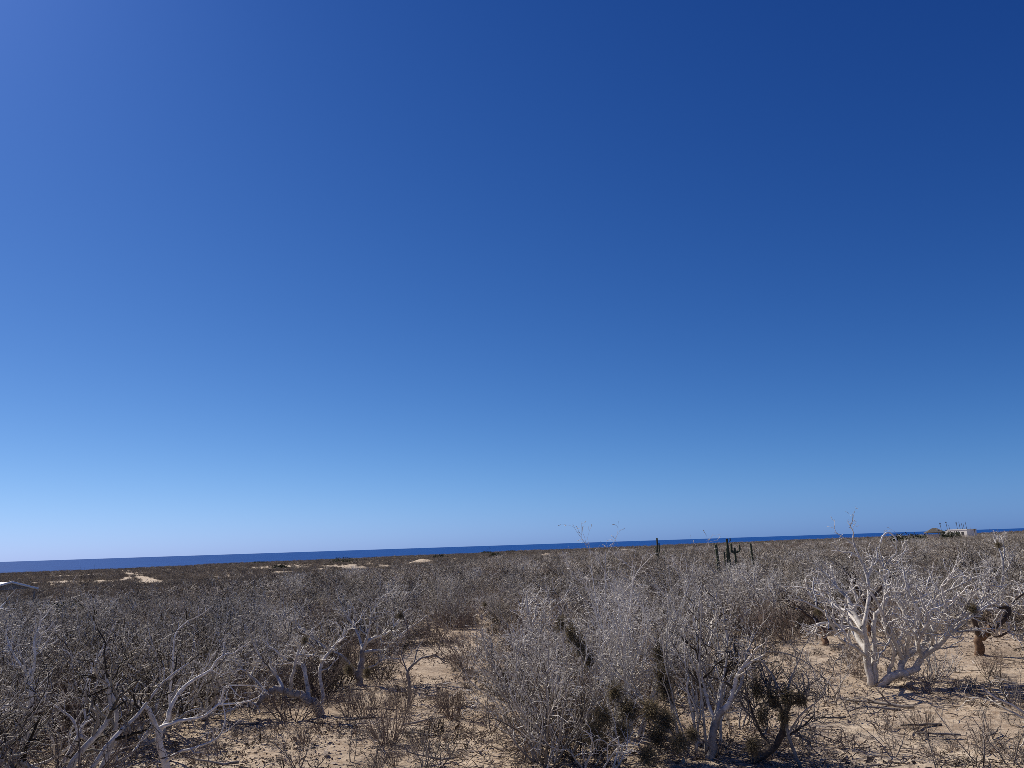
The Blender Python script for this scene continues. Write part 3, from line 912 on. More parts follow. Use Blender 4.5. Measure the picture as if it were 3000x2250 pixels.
# --- the mass of the scrub: prototypes, then one object per shrub
PR = np.random.default_rng(5)
PROTO = []
for k in range(10):
    h = (2.0, 2.2, 1.8, 2.1, 1.9, 2.3, 1.7, 2.0, 2.1, 1.9)[k]
    st, tw = shrub(PR, h, int(PR.integers(10, 15)), float(PR.uniform(26, 42)), .024, GREY_LV, .13, .18, .03)
    PROTO.append((st.mesh('stems', 'white_bark' if k % 2 else 'grey_bark'), tw.mesh('crown', {3: 'red_twig', 1: 'pale_twig', 6: 'pale_twig', 8: 'pale_twig'}.get(k, 'grey_twig')), h))
for k in range(5):
    h = (2.3, 2.0, 2.5, 1.9, 2.2)[k]
    tk, tw = crooked(PR, h, int(PR.integers(4, 7)))
    PROTO.append((tk.mesh('trunk', 'white_bark'), tw.mesh('crown', 'white_twig' if k % 2 else 'grey_twig'), h))
BRUSH = [tuple(t.mesh(n, 'red_twig') for t, n in zip(brushy(PR, h), ('stems', 'crown'))) for h in (.9, .8, 1.0, .7)]
SAPS = [tuple(t.mesh(n, 'dry_stick') for t, n in zip(sapling(PR, h, s), ('stems', 'crown'))) for h, s in ((1.2, 3), (.9, 4), (1.0, 2), (.7, 5))]


def inside(px, py, poly):
    c = False
    n = len(poly)
    for i in range(n):
        x1, y1 = poly[i]; x2, y2 = poly[(i + 1) % n]
        if (y1 > py) != (y2 > py) and px < (x2 - x1) * (py - y1) / (y2 - y1) + x1:
            c = not c
    return c


CLEAR = [[(500, 2500), (515, 2130), (740, 2030), (830, 2100), (960, 2120), (1090, 2030), (1170, 1930), (1250, 1850), (1440, 1850), (1480, 1960),
          (1450, 2080), (1440, 2500)],
         [(2030, 2500), (2040, 2160), (2150, 2010), (2040, 1960), (2040, 1890), (2330, 1870), (2480, 1868), (2700, 1862), (3200, 1845), (3200, 2500)],
         [(1440, 2500), (1440, 2140), (2060, 2100), (2060, 2500)],
         [(1530, 1850), (1540, 1795), (1620, 1790), (1640, 1850)]]
KEEP_OFF = [(2568, 2012, 2.6), (2868, 1925, 2.0), (2416, 1893, 1.4), (2548, 1872, 1.2), (935, 2088, 2.2), (1050, 2006, 1.8), (492, 2262, 1.0),
            (58, 2262, .9), (172, 2264, .8), (1835, 2165, 1.6), (1610, 2238, 1.4), (2050, 2205, 1.4), (1968, 1790, 1.4), (1985, 1850, 1.0),
            (318, 2078, 1.3), (60, 2000, 1.3), (560, 2030, 1.2), (1560, 2120, 1.2), (2930, 1790, 1.2)]
KEEP_OFF = [(on_plane(a, b)[0] - .5, on_plane(a, b)[1] + .5, c * 1.15) for a, b, c in KEEP_OFF]


COLS = [(250, 'below the shack'), (500, 'below the sandy track'), (760, 'below the olive green bush'), (1000, 'behind the arching pale tree'),
        (1250, 'behind the tangled low tree'), (1500, 'above the central clearing'), (1750, 'left of the tall central shrub'),
        (2000, 'below the lone distant cactus'), (2250, 'below the cactus group'), (2480, 'left behind the big white tree'),
        (2760, 'straight behind the big white tree'), (1e9, 'right of the big white tree')]
ROWS = [(22, 'front row'), (27, 'second row'), (32, 'third row'), (38, 'fourth row'), (45, 'well back'), (1e9, 'farthest back')]


def zone(px, D):
    col = next(t for lim, t in COLS if px < lim)
    row = next(t for lim, t in ROWS if D < lim)
    return row + ' ' + col


def belt_limit(az):
    """how far the tall grey scrub reaches, by azimuth in degrees"""
    return np.interp(az, [-60, -34, -24, -12, 0, 9, 20, 34, 60], [60, 60, 68, 105, 160, 235, 310, 345, 345])


SHRUB_XY = []
prg = np.random.default_rng(99)
cand = []
S = 2.25
for gx in np.arange(-50, 50, S):
    for gy in np.arange(12, 68, S):
        x = gx + prg.uniform(-.95, .95); y = gy + prg.uniform(-.95, .95)
        cand.append((math.hypot(x, y), x, y))
for gx in np.arange(-30, 0, 1.9):
    for gy in np.arange(12, 46, 1.9):
        x = gx + prg.uniform(-.8, .8); y = gy + prg.uniform(-.8, .8)
        if math.degrees(math.atan2(x, y)) < -17:
            cand.append((math.hypot(x, y) + .01, x, y))
cand.sort()
n_sh = 0
for D, x, y in cand:
    if D < 15.2 or n_sh >= 292 or any((x - a) ** 2 + (y - b) ** 2 < 1.05 for a, b in SHRUB_XY):
        continue
    az = math.degrees(math.atan2(x, y))
    if abs(az) > 36.5 or D > belt_limit(az):
        continue
    px, py = project(x, y, plane_z(x, y))
    if 48 < D < 62 and px < 200:
        continue
    if any(inside(px, py, p) for p in CLEAR) or any(math.hypot(x - a, y - b) < c for a, b, c in KEEP_OFF):
        continue
    where = zone(px, D)
    white = prg.uniform() < (.30 if px < 2300 else .24)
    pi = int(prg.integers(10, 15)) if white else int(prg.integers(0, 10))
    want = prg.uniform(1.35, 2.3)
    if px < 760:
        want = prg.uniform(1.9, 2.75) if D < 30 else prg.uniform(1.5, 2.25)
    elif D < 26:
        want = prg.uniform(1.6, 2.3)
    if px > 2300:
        want = prg.uniform(1.4, 2.4)
    want = min(want, 3.1 - .0 * D)
    s = want / PROTO[pi][2]
    low = want < (2.0 if px < 760 or px > 2300 else 1.9)
    size = 'lower ' if low else 'taller '
    what = 'crooked white-limbed tree ' if white else ('pale-stemmed bare shrub ' if pi % 2 else 'grey-stemmed bare shrub ')
    what = 'brown-twigged bare shrub ' if pi == 3 else what
    root = thing('bare_tree' if white else 'bare_shrub', size + what + where, 'tree' if white else 'shrub', (x, y, gzf(x, y)), prg.uniform(0, 6.283), s,
                 (size + what).strip() + 's ' + where)
    link('trunk' if white else 'stems', PROTO[pi][0], root)
    link('crown', PROTO[pi][1], root)
    SHRUB_XY.append((x, y))
    n_sh += 1
for px, py, hh, lab in [(338, 2236, 1.35, 'low white crooked tree between the leaning sapling tree and the forked tree'),
                        (420, 2185, 1.5, 'white crooked tree just behind the forked lower-left tree'), (250, 2160, 1.7, 'white crooked tree behind the leaning sapling tree'),
                        (600, 2105, 1.5, 'white crooked tree right of the forked tree, near the clearing')]:
    x, y = on_plane(px, py)
    pi = int(prg.integers(10, 15))
    root = thing('bare_tree', lab, 'tree', (x, y, gzf(x, y)), prg.uniform(0, 6.283), hh / PROTO[pi][2], 'low white trees at the lower left')
    link('trunk', PROTO[pi][0], root)
    link('crown', PROTO[pi][1], root)
SHRUB_D = max(math.hypot(*p) for p in SHRUB_XY)

# --- small reddish brush and saplings, the ones in the clearings placed as photographed
small = [('brush', 1135, 2188, 1.15, 'largest reddish-brown brush clump in the middle of the central clearing'),
         ('brush', 1072, 2105, .9, 'low reddish brush clump beside the tangled low tree'),
         ('brush', 1022, 2096, .75, 'small reddish brush clump right of the arching trunk'),
         ('brush', 1332, 2108, .95, 'reddish brush clump at the right side of the central clearing'),
         ('brush', 1296, 2094, .7, 'short brush clump touching the left of the right-hand clearing brush'),
         ('brush', 1276, 1882, 1.35, 'tall thin reddish brush at the top of the central clearing'),
         ('brush', 1372, 1964, 1.3, 'narrow upright brush in the upper right of the central clearing'),
         ('brush', 1188, 2085, .8, 'brush clump at the foot of the thin bending tree'),
         ('brush', 885, 2186, .55, 'tiny brush clump below the arching trunk'),
         ('brush', 2898, 1984, .6, 'tiny brown brush below the hooked brown-trunked tree'),
         ('brush', 2515, 2000, .6, 'low brown brush against the left of the big white trunk'),
         ('brush', 2300, 1880, 1.4, 'reddish brush thicket at the left edge of the right-hand sand'),
         ('brush', 2225, 1885, 1.4, 'reddish brush just right of the straight-stemmed shrub, far side'),
         ('sapling', 1090, 2245, .9, 'thin twiggy sapling under the largest brush clump'),
         ('sapling', 1030, 2232, .9, 'sparse sapling left of the largest brush clump'),
         ('sapling', 1245, 2252, 1.0, 'spindly sapling at the bottom of the clearing, right part'),
         ('sapling', 1290, 2248, .8, 'short sapling next to the spindly one at the bottom edge'),
         ('sapling', 870, 2250, .9, 'dry sapling at the bottom edge left in the clearing'),
         ('sapling', 1338, 1985, .9, 'grey sapling below the narrow upright brush'),
         ('sapling', 1440, 2150, 1.2, 'leaning sapling at the border of clearing and wide shrub'),
         ('sapling', 640, 2215, .8, 'sapling at the lower left end of the clearing'),
         ('sapling', 2616, 2214, .9, 'fan-shaped sapling on bare sand below the big white tree'),
         ('sapling', 2880, 2236, 1.0, 'brown wispy sapling in the lower right of the sand'),
         ('sapling', 2960, 2246, 1.0, 'wispy sapling in the bottom right corner'),
         ('sapling', 2755, 2262, .8, 'single-stemmed sapling at the bottom edge of the sand'),
         ('sapling', 2500, 2120, .8, 'low sapling between pale clump and big white tree'),
         ('sapling', 2985, 2080, .9, 'sapling at the right edge in the shadow of the white tree'),
         ('sapling', 2620, 1905, .8, 'sapling seen under the fork of the big white tree')]
for kind, px, py, h, lab in small:
    x, y = on_plane(px, py)
    k = int(prg.integers(0, 4))
    P = BRUSH if kind == 'brush' else SAPS
    root = thing('brushy_shrub' if kind == 'brush' else 'dry_sapling', lab, 'brush' if kind == 'brush' else 'sapling', (x, y, gzf(x, y)),
                 prg.uniform(0, 6.283), h, 'brush and saplings on the sand')
    link('stems', P[k][0], root)
    link('crown', P[k][1], root)
nb = 0
for t in range(2400):
    if nb >= 200:
        break
    D = 14.5 + 34 * prg.uniform() ** .8
    az = rad(prg.uniform(-35, 35))
    x, y = D * math.sin(az), D * math.cos(az)
    px, py = project(x, y, plane_z(x, y))
    clear = any(inside(px, py, p) for p in CLEAR[:2])
    if clear and prg.uniform() < .62:
        continue
    if any(math.hypot(x - a, y - b) < .5 * c for a, b, c in KEEP_OFF):
        continue
    br = prg.uniform() < .55
    k = int(prg.integers(0, 4))
    P = BRUSH if br else SAPS
    root = thing('brushy_shrub' if br else 'dry_sapling',
                 ('reddish brush ' if br else 'dry sapling ') + ('on sand ' if clear else 'among shrubs ') + zone(px, D),
                 'brush' if br else 'sapling', (x, y, gzf(x, y)), prg.uniform(0, 6.283), prg.uniform(.3, .65) if clear else prg.uniform(.9, 1.4),
                 ('brush ' if br else 'saplings ') + ('on open sand ' if clear else 'among grey shrubs ') + zone(px, D))
    link('stems', P[k][0], root)
    link('crown', P[k][1], root)
    nb += 1


# ------------------------------------------------------------------ dark shaggy tufts hung in the branches
def tuft_mesh(rng, n=420, rx=.16, rz=.3):
    th = rng.uniform(0, 2 * math.pi, n); u = rng.uniform(-1, 1, n)
    rr = rng.uniform(.1, 1, n) ** .8 * (1 + .45 * np.sin(2 * th + 3 * u) * np.cos(4 * u + th))
    s = np.sqrt(1 - u * u)
    P = np.stack([rx * rr * s * np.cos(th), rx * rr * s * np.sin(th), rz * rr * u], 1)
    Dv = unit(P / np.array([rx, rx, rz]) + rng.normal(0, .5, (n, 3)) + np.array([0, 0, -.25]))
    pts, _ = extend(P, Dv, rng.uniform(.10, .30, n), 3, .3, -.08, rng)
    t = Tubes().add(pts, taper(np.full(n, .006), np.full(n, .0025), 3), 3)
    return t.mesh('moss_tuft', 'moss')


TUFTS = [tuft_mesh(PR, 520, .15, .34), tuft_mesh(PR, 520, .2, .24), tuft_mesh(PR, 420, .13, .16)]
tufts = [(1642, 1826, 15.6, 0, .8), (1672, 1856, 15.7, 0, 1.0), (1700, 1890, 15.6, 0, 1.0), (1726, 1935, 15.6, 0, .9), (1930, 1915, 15.4, 0, .9),
         (1938, 1985, 15.2, 0, 1.2), (1950, 2022, 15.2, 0, .9), (1800, 2025, 14.6, 1, 1.0), (1840, 2078, 14.4, 1, 1.2), (1768, 2098, 14.3, 1, 1.1),
         (1735, 2146, 14.2, 1, 1.1), (1822, 2140, 14.2, 1, 1.0), (1908, 2080, 14.6, 1, 1.2), (1950, 2108, 14.6, 1, 1.1),
         (1925, 2156, 14.4, 1, 1.1), (1992, 2172, 14.3, 1, 1.1), (1895, 2212, 14.0, 1, 1.0), (2028, 2150, 14.4, 2, .9),
         (2218, 2020, 14.6, 0, .9), (2262, 2050, 14.5, 0, .9), (2305, 2040, 14.4, 1, 1.0), (2345, 2046, 14.4, 1, .8),
         (2232, 2098, 14.4, 0, .8), (2296, 2098, 14.3, 1, .8), (2205, 2184, 14.0, 1, .9),
         (1172, 1802, 21.5, 1, .9), (892, 1875, 19.0, 0, .8), (1420, 1770, 27, 1, .8), (2924, 1596, 27.4, 1, .9),
         (2850, 1782, 21.7, 1, 1.2), (2400, 1788, 21.8, 1, 1.1), (1022, 1960, 21.6, 1, 1.3), (1075, 1968, 21.4, 0, 1.1)]
for px, py, D, k, s in tufts:
    s *= .58 if (1440 < px < 2380 and py > 1800) else .40
    d = ray(px, py)
    t = D / math.hypot(d.x, d.y)
    form = ('long hanging ', 'round ', 'little round ')[k]
    if 1440 < px < 2060:
        hgt = 'high' if py < 1960 else ('halfway up' if py < 2090 else ('low' if py < 2150 else 'at the foot'))
        side = 'left' if px < 1760 else ('middle' if px < 1880 else 'right')
        lab, grp = 'dark %stuft %s, %s of tall central shrub' % (form, hgt, side), 'tufts in the central shrubs'
    elif 2180 < px < 2380 and py > 1900:
        hgt = 'top' if py < 2035 else ('middle' if py < 2120 else 'foot')
        side = 'left' if px < 2250 else ('centre' if px < 2310 else 'right')
        lab, grp = 'dark %stuft at the %s %s of the small black-limbed tree' % (form, hgt, side), 'tufts on the black-limbed tree'
    else:
        lab, grp = 'dark %stuft lodged in twigs %s' % (form, zone(px, D)), 'tufts in the wider scrub'
    o = link('moss_tuft', TUFTS[k], None, lab, 'tuft', grp)
    o.location = (d.x * t, d.y * t, max(EYE + d.z * t, gzf(d.x * t, d.y * t) + .22 * s))
    o.scale = (s, s, s)
    o.rotation_euler = (prg.uniform(-.3, .3), prg.uniform(-.3, .3), prg.uniform(0, 6.28))

# ------------------------------------------------------------------ fallen wood
FALL = []
for k in range(4):
    P0 = np.array([(0, 0, .03)]); D0 = np.array([(1.0, 0, 0.02)])
    pts, dr = extend(P0, D0, np.array([1.2]), 8, .16, -.01, PR)
    pts[..., 2] = np.abs(pts[..., 2] * .5) + .02
    rr = taper(np.array([.03]), np.array([.012]), 8)
    main = Tubes().add(pts, rr, 6)
    side = Tubes()
    twigs_on(side, pts, dr, rr, [dict(k=5, t0=.2, ang=45, len=.4, r=.014, n=4, wander=.25, up=-.05, sides=4),
                                 dict(k=3, t0=.2, ang=45, len=.18, r=.008, n=3, wander=.3)], PR, .015)
    FALL.append((main.mesh('limb', 'dry_stick'), side.mesh('twig_sprays', 'dry_stick')))
for px, py, s, lab in [(2680, 2085, 1.3, 'long fallen branch lying under the shadow of the big white tree'), (2760, 2135, .9, 'short fallen branch on sand at lower right'),
                       (2600, 2083, .6, 'dark stubby fallen branch below the big white trunk'), (2815, 2160, .8, 'forked fallen branch near the lower right brush'),
                       (2890, 2160, .5, 'little dark fallen stick at far right of the sand'), (2640, 2095, 1.0, 'crooked fallen branch left of the long one'),
                       (1010, 2110, .8, 'fallen branch lying right of the arching trunk'), (1180, 2130, .9, 'fallen branch behind the largest brush clump'),
                       (760, 2120, .9, 'fallen branch in the left of the clearing'), (700, 2240, .9, 'fallen branch at the bottom edge of the clearing'),
                       (960, 2030, .9, 'grey fallen branch behind the pale arching tree'), (1270, 2160, .7, 'fallen branch left of the right-side brush clump'),
                       (2480, 2120, .7, 'fallen branch beside the pale sapling clump'), (1330, 2230, .8, 'fallen branch near the bottom by the wide shrub'),
                       (2290, 2225, .8, 'fallen branch under the black-limbed tree'), (2930, 2030, 1.2, 'fallen branch in the dark shadow streak at right')]:
    x, y = on_plane(px, py)
    k = int(prg.integers(0, 4))
    root = thing('fallen_branch', lab, 'branch', (x, y, gzf(x, y) + .02), prg.uniform(-.6, .6) + (math.pi if prg.uniform() < .5 else 0), s, 'fallen branches on the sand')
    link('limb', FALL[k][0], root)
    link('twig_sprays', FALL[k][1], root)


def litter():
    """dry twigs and leaf bits strewn on the sand: nobody could count them"""
    rng = np.random.default_rng(31)
    n = 30000
    D = 13.5 + 32 * rng.uniform(0, 1, n) ** 1.15
    az = np.radians(rng.uniform(-37, 37, n))
    x = D * np.sin(az); y = D * np.cos(az)
    keep = vnoise(x * .5, y * .5, 41) + .5 * vnoise(x * 1.6, y * 1.6, 42) + rng.uniform(-.6, .6, n) > -.15
    x, y = x[keep], y[keep]; n = len(x)
    z = gz(x, y) + rng.uniform(.02, .06, n)
    a = rng.uniform(0, 2 * math.pi, n)
    Dv = np.stack([np.cos(a), np.sin(a), rng.normal(0, .22, n)], 1)
    L = np.exp(rng.normal(-1.55, .6, n))
    pts, _ = extend(np.stack([x, y, z], 1), Dv, L, 3, .2, 0, rng)
    g = gz(pts[..., 0], pts[..., 1])
    pts[..., 2] = np.maximum(pts[..., 2], g + .012)
    r = np.exp(rng.normal(-5.0, .35, n))
    t = Tubes().add(pts, taper(r, r * .6, 3), 3)
    link('twig_litter', t.mesh('twig_litter', 'litter'), label='dry broken twigs strewn over the sand', cat='litter', kind='stuff')
    n = 70000
    D = 13.5 + 30 * rng.uniform(0, 1, n) ** 1.1
    az = np.radians(rng.uniform(-37, 37, n))
    x = D * np.sin(az); y = D * np.cos(az)
    keep = vnoise(x * .45, y * .45, 51) + .6 * vnoise(x * 1.9, y * 1.9, 52) + rng.uniform(-.3, .3, n) > .12
    x, y = x[keep], y[keep]; n = len(x)
    c = np.stack([x, y, gz(x, y) + rng.uniform(.015, .055, n)], 1)
    u = unit(np.stack([rng.normal(0, 1, n), rng.normal(0, 1, n), rng.normal(0, .35, n)], 1))
    v = unit(np.cross(u, rng.normal(0, 1, (n, 3)) + np.array([0, 0, 1.6])))
    s = np.exp(rng.normal(-3.65, .45, n))[:, None]
    V = np.stack([c - u * s, c + v * s * .5 , c + u * s, c - v * s * .5], 1)
    V[:, 1, 2] += .012; V[:, 3, 2] += .008
    Q = np.arange(4 * n).reshape(n, 4)
    link('leaf_litter', quad_mesh('leaf_litter', V.reshape(-1, 3), Q, 'litter', False), label='dark dry leaf litter drifted over the sand', cat='litter', kind='stuff')


litter()


# ------------------------------------------------------------------ far scrub, far too many to count
def instancer(name, label, pos, rot, scl, idx, sources, cat):
    src = bpy.data.collections.new(name + '_source')
    for k, me in enumerate(sources):
        src.objects.link(bpy.data.objects.new('%s_source_%02d' % (name, k), me))
    me = bpy.data.meshes.new(name)
    n = len(pos)
    me.vertices.add(n)
    me.vertices.foreach_set('co', np.ascontiguousarray(pos, np.float32).ravel())
    for an, tp, val in (('turn', 'FLOAT', rot), ('size', 'FLOAT', scl), ('pick', 'INT', idx)):
        at = me.attributes.new(an, tp, 'POINT')
        at.data.foreach_set('value', np.ascontiguousarray(val, np.float32 if tp == 'FLOAT' else np.int32))
    me.update()
    o = link(name, me, label=label, cat=cat, kind='stuff')
    ng = bpy.data.node_groups.new(name, 'GeometryNodeTree')
    ng.interface.new_socket('Geometry', in_out='INPUT', socket_type='NodeSocketGeometry')
    ng.interface.new_socket('Geometry', in_out='OUTPUT', socket_type='NodeSocketGeometry')
    gi = ng.nodes.new('NodeGroupInput'); go = ng.nodes.new('NodeGroupOutput')
    ip = ng.nodes.new('GeometryNodeInstanceOnPoints')
    ci = ng.nodes.new('GeometryNodeCollectionInfo')
    ci.inputs['Collection'].default_value = src
    ci.inputs['Separate Children'].default_value = True
    ci.inputs['Reset Children'].default_value = True

    def attr(an, tp):
        a = ng.nodes.new('GeometryNodeInputNamedAttribute')
        a.data_type = tp
        a.inputs['Name'].default_value = an
        return a.outputs['Attribute']
    cx = ng.nodes.new('ShaderNodeCombineXYZ')
    ng.links.new(attr('turn', 'FLOAT'), cx.inputs[2])
    ng.links.new(gi.outputs[0], ip.inputs['Points'])
    ng.links.new(ci.outputs[0], ip.inputs['Instance'])
    ip.inputs['Pick Instance'].default_value = True
    ng.links.new(attr('pick', 'INT'), ip.inputs['Instance Index'])
    ng.links.new(cx.outputs[0], ip.inputs['Rotation'])
    ng.links.new(attr('size', 'FLOAT'), ip.inputs['Scale'])
    ng.links.new(ip.outputs[0], go.inputs[0])
    md = o.modifiers.new('scatter', 'NODES')
    md.node_group = ng
    return o


def jitter_grid(rng, xr, yr, s):
    gx, gy = np.meshgrid(np.arange(*xr, s), np.arange(*yr, s))
    x = gx.ravel() + rng.uniform(-.45, .45, gx.size) * s
    y = gy.ravel() + rng.uniform(-.45, .45, gx.size) * s
    return x, y


FAR_LV = [dict(k=5, t0=.2, ang=44, len=.8, r=.032, n=4, wander=.24, up=.05, sides=3, lift=.1),
          dict(k=4, t0=.15, ang=50, len=.42, r=.024, n=3, wander=.32, up=.03, rmin=.014, tip=.7)]
frg = np.random.default_rng(404)
src = []
for k in range(8):
    st, tw = shrub(frg, 1.0 * float(frg.uniform(1.5, 1.9)), 11, float(frg.uniform(28, 44)), .026, FAR_LV, .13, .18, .03)
    src.append(st.merge(tw).mesh('far_scrub', 'red_twig' if k == 7 else 'far_twig'))
tk, tw = crooked(frg, 1.9, 5)
src.append(tk.merge(tw).mesh('far_scrub', 'white_twig'))
# beyond the counted shrubs, and to both sides of the view
x, y = jitter_grid(frg, (-330, 330), (-8, 345), 2.15)
D = np.hypot(x, y); az = np.degrees(np.arctan2(x, y))
keep = (D < belt_limit(az) + 4 * vnoise(x * .12, y * .12, 61)) & (np.abs(az) < 62) & (D > 12)
pxy = np.array([project(a, b, 0) for a, b in zip(x, y)])
near_in = (D < SHRUB_D - .8) & (np.abs(az) < 36.5)
keep &= ~near_in
keep &= ~((D < 24) & (np.abs(az) < 39))
keep &= frg.uniform(0, 1, len(x)) < np.interp(D, [40, 120, 350], [.95, .85, .6])
keep &= track_dist(x, y) > 4.0
x, y, D = x[keep], y[keep], D[keep]
n = len(x)
tone = vnoise(x * .08, y * .08, 62)
pick = np.where((tone > .35) & (frg.uniform(0, 1, n) < .6), 7, frg.integers(0, 7, n))
pick = np.where(frg.uniform(0, 1, n) < .06, 8, pick)
hs = frg.uniform(.65, 1.28, n) * np.interp(D, [50, 120, 230, 350], [1.0, .95, .8, .62])
instancer('far_scrub', 'grey leafless scrub running on to the dunes and buildings', np.stack([x, y, gz(x, y) - .03], 1), frg.uniform(0, 6.28, n), hs, pick, src, 'scrub')

src = []
for k in range(5):
    st, tw = shrub(frg, .16 + .05 * k, 7 + k, 38, .005, [dict(k=4, t0=.2, ang=42, len=.09 + .02 * k, r=.004, n=3, wander=.2, rmin=.0025),
                                                         dict(k=2, t0=.2, ang=45, len=.05, r=.003, n=2, wander=.2, rmin=.002)], .16, .05, .02)
    src.append(st.merge(tw).mesh('dry_weeds', ('dry_stick', 'red_twig', 'shade_dark_brush', 'dry_stick', 'red_twig')[k]))
x, y = jitter_grid(frg, (-26, 26), (13, 40), .42)
D = np.hypot(x, y); az = np.degrees(np.arctan2(x, y))
keep = (np.abs(az) < 37) & (D > 13.8) & (D < 38) & (vnoise(x * .4, y * .4, 71) + .6 * vnoise(x * 1.3, y * 1.3, 72) + frg.uniform(-.7, .7, len(x)) > .52)
x, y = x[keep], y[keep]
n = len(x)
instancer('dry_weeds', 'sparse dry weeds and seedling stems standing on the sand', np.stack([x, y, gz(x, y) - .01], 1), frg.uniform(0, 6.28, n),
          frg.uniform(.5, 1.4, n), frg.integers(0, 5, n), src, 'weeds')
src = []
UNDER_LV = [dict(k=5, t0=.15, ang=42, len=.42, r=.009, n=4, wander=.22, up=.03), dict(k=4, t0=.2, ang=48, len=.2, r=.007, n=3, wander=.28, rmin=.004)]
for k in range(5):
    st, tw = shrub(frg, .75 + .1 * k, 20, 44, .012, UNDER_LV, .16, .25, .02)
    src.append(st.merge(tw).mesh('undergrowth', 'shade_dark_brush' if k < 3 else 'red_twig'))  # near-black brush among it added as painted shade below the shrubs
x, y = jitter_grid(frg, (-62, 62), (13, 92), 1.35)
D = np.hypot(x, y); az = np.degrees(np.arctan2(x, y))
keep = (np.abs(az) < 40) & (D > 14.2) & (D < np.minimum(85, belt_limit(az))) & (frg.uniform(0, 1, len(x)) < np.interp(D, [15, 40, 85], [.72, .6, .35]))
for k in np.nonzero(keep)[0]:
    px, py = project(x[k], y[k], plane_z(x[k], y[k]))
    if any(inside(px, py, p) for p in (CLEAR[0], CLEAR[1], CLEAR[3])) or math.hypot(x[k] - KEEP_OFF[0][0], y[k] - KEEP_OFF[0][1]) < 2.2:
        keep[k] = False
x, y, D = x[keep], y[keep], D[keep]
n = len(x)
instancer('undergrowth', 'brown tangled undergrowth darkened to pass for shade beneath and between the grey shrubs', np.stack([x, y, gz(x, y) - .03], 1), frg.uniform(0, 6.28, n),
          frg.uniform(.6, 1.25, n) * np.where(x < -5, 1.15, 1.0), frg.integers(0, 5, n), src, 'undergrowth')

src = []
for k in range(6):
    st, tw = low_brush(frg, .42 + .06 * k)
    src.append(st.merge(tw).mesh('low_scrub', 'brown_scrub' if k < 5 else 'far_twig'))
xs, ys = [], []
for d0, d1, s in ((58, 150, 1.25), (150, 300, 1.9), (300, 515, 2.7)):
    x, y = jitter_grid(frg, (-330, 330), (20, 515), s)
    D = np.hypot(x, y); az = np.degrees(np.arctan2(x, y))
    k = (D >= d0) & (D < d1) & (np.abs(az) < 39) & (D > belt_limit(az) - 12)
    xs.append(x[k]); ys.append(y[k])
x = np.concatenate(xs); y = np.concatenate(ys)
D = np.hypot(x, y)
bare = np.zeros(len(x), bool)
for dx, dy, sx, sd, hh in DUNES:
    ux, uy = dx / math.hypot(dx, dy), dy / math.hypot(dx, dy)
    a_ = (x - dx) * ux + (y - dy) * uy - sd * .6
    b_ = -(x - dx) * uy + (y - dy) * ux
    bare |= ((a_ / (sd * 1.5)) ** 2 + (b_ / (sx * 1.15)) ** 2) < .45 + 1.4 * vnoise(x * .3, y * .3, 66)
bare |= track_dist(x, y) < 2.2
patchy = vnoise(x * .06, y * .06, 63) + .7 * vnoise(x * .25, y * .25, 64)
keep = ~bare & (patchy > np.interp(D, [60, 95, 160, 300, 420], [-1.9, -1.7, -.6, -.05, -.75]))
x, y, D = x[keep], y[keep], D[keep]
n = len(x)
pick = np.where(frg.uniform(0, 1, n) < .12, 5, frg.integers(0, 5, n))
instancer('low_scrub', 'low brown scrub covering the dunes between grey shrubs and sea', np.stack([x, y, gz(x, y) - .03], 1), frg.uniform(0, 6.28, n),
          frg.uniform(.7, 1.4, n) * np.interp(D, [60, 200, 500], [.9, 1.1, 1.5]), pick, src, 'scrub')


# ------------------------------------------------------------------ green bushes far off
def leafy(rng, w, h, n=1500, leaf=.09):
    th = rng.uniform(0, 2 * math.pi, n); u = rng.uniform(0, 1, n); rr = rng.uniform(.35, 1, n) ** .6
    lump = 1 + .25 * np.sin(3 * th + 1.3) + .15 * np.sin(7 * th)
    c = np.stack([w * .5 * rr * lump * np.cos(th) * np.sqrt(1 - u * u * .85), w * .5 * rr * lump * np.sin(th) * np.sqrt(1 - u * u * .85), h * u * rr], 1)
    a = unit(rng.normal(0, 1, (n, 3))); b2 = unit(np.cross(a, rng.normal(0, 1, (n, 3))))
    s = leaf * rng.uniform(.6, 1.4, n)[:, None]
    V = np.stack([c - a * s, c + b2 * s * .45, c + a * s, c - b2 * s * .45], 1).reshape(-1, 3)
    return V, np.arange(4 * n).reshape(n, 4)


def far_xy(px, D):
    d = ray(px, 1600)
    t = D / math.hypot(d.x, d.y)
    return d.x * t, d.y * t


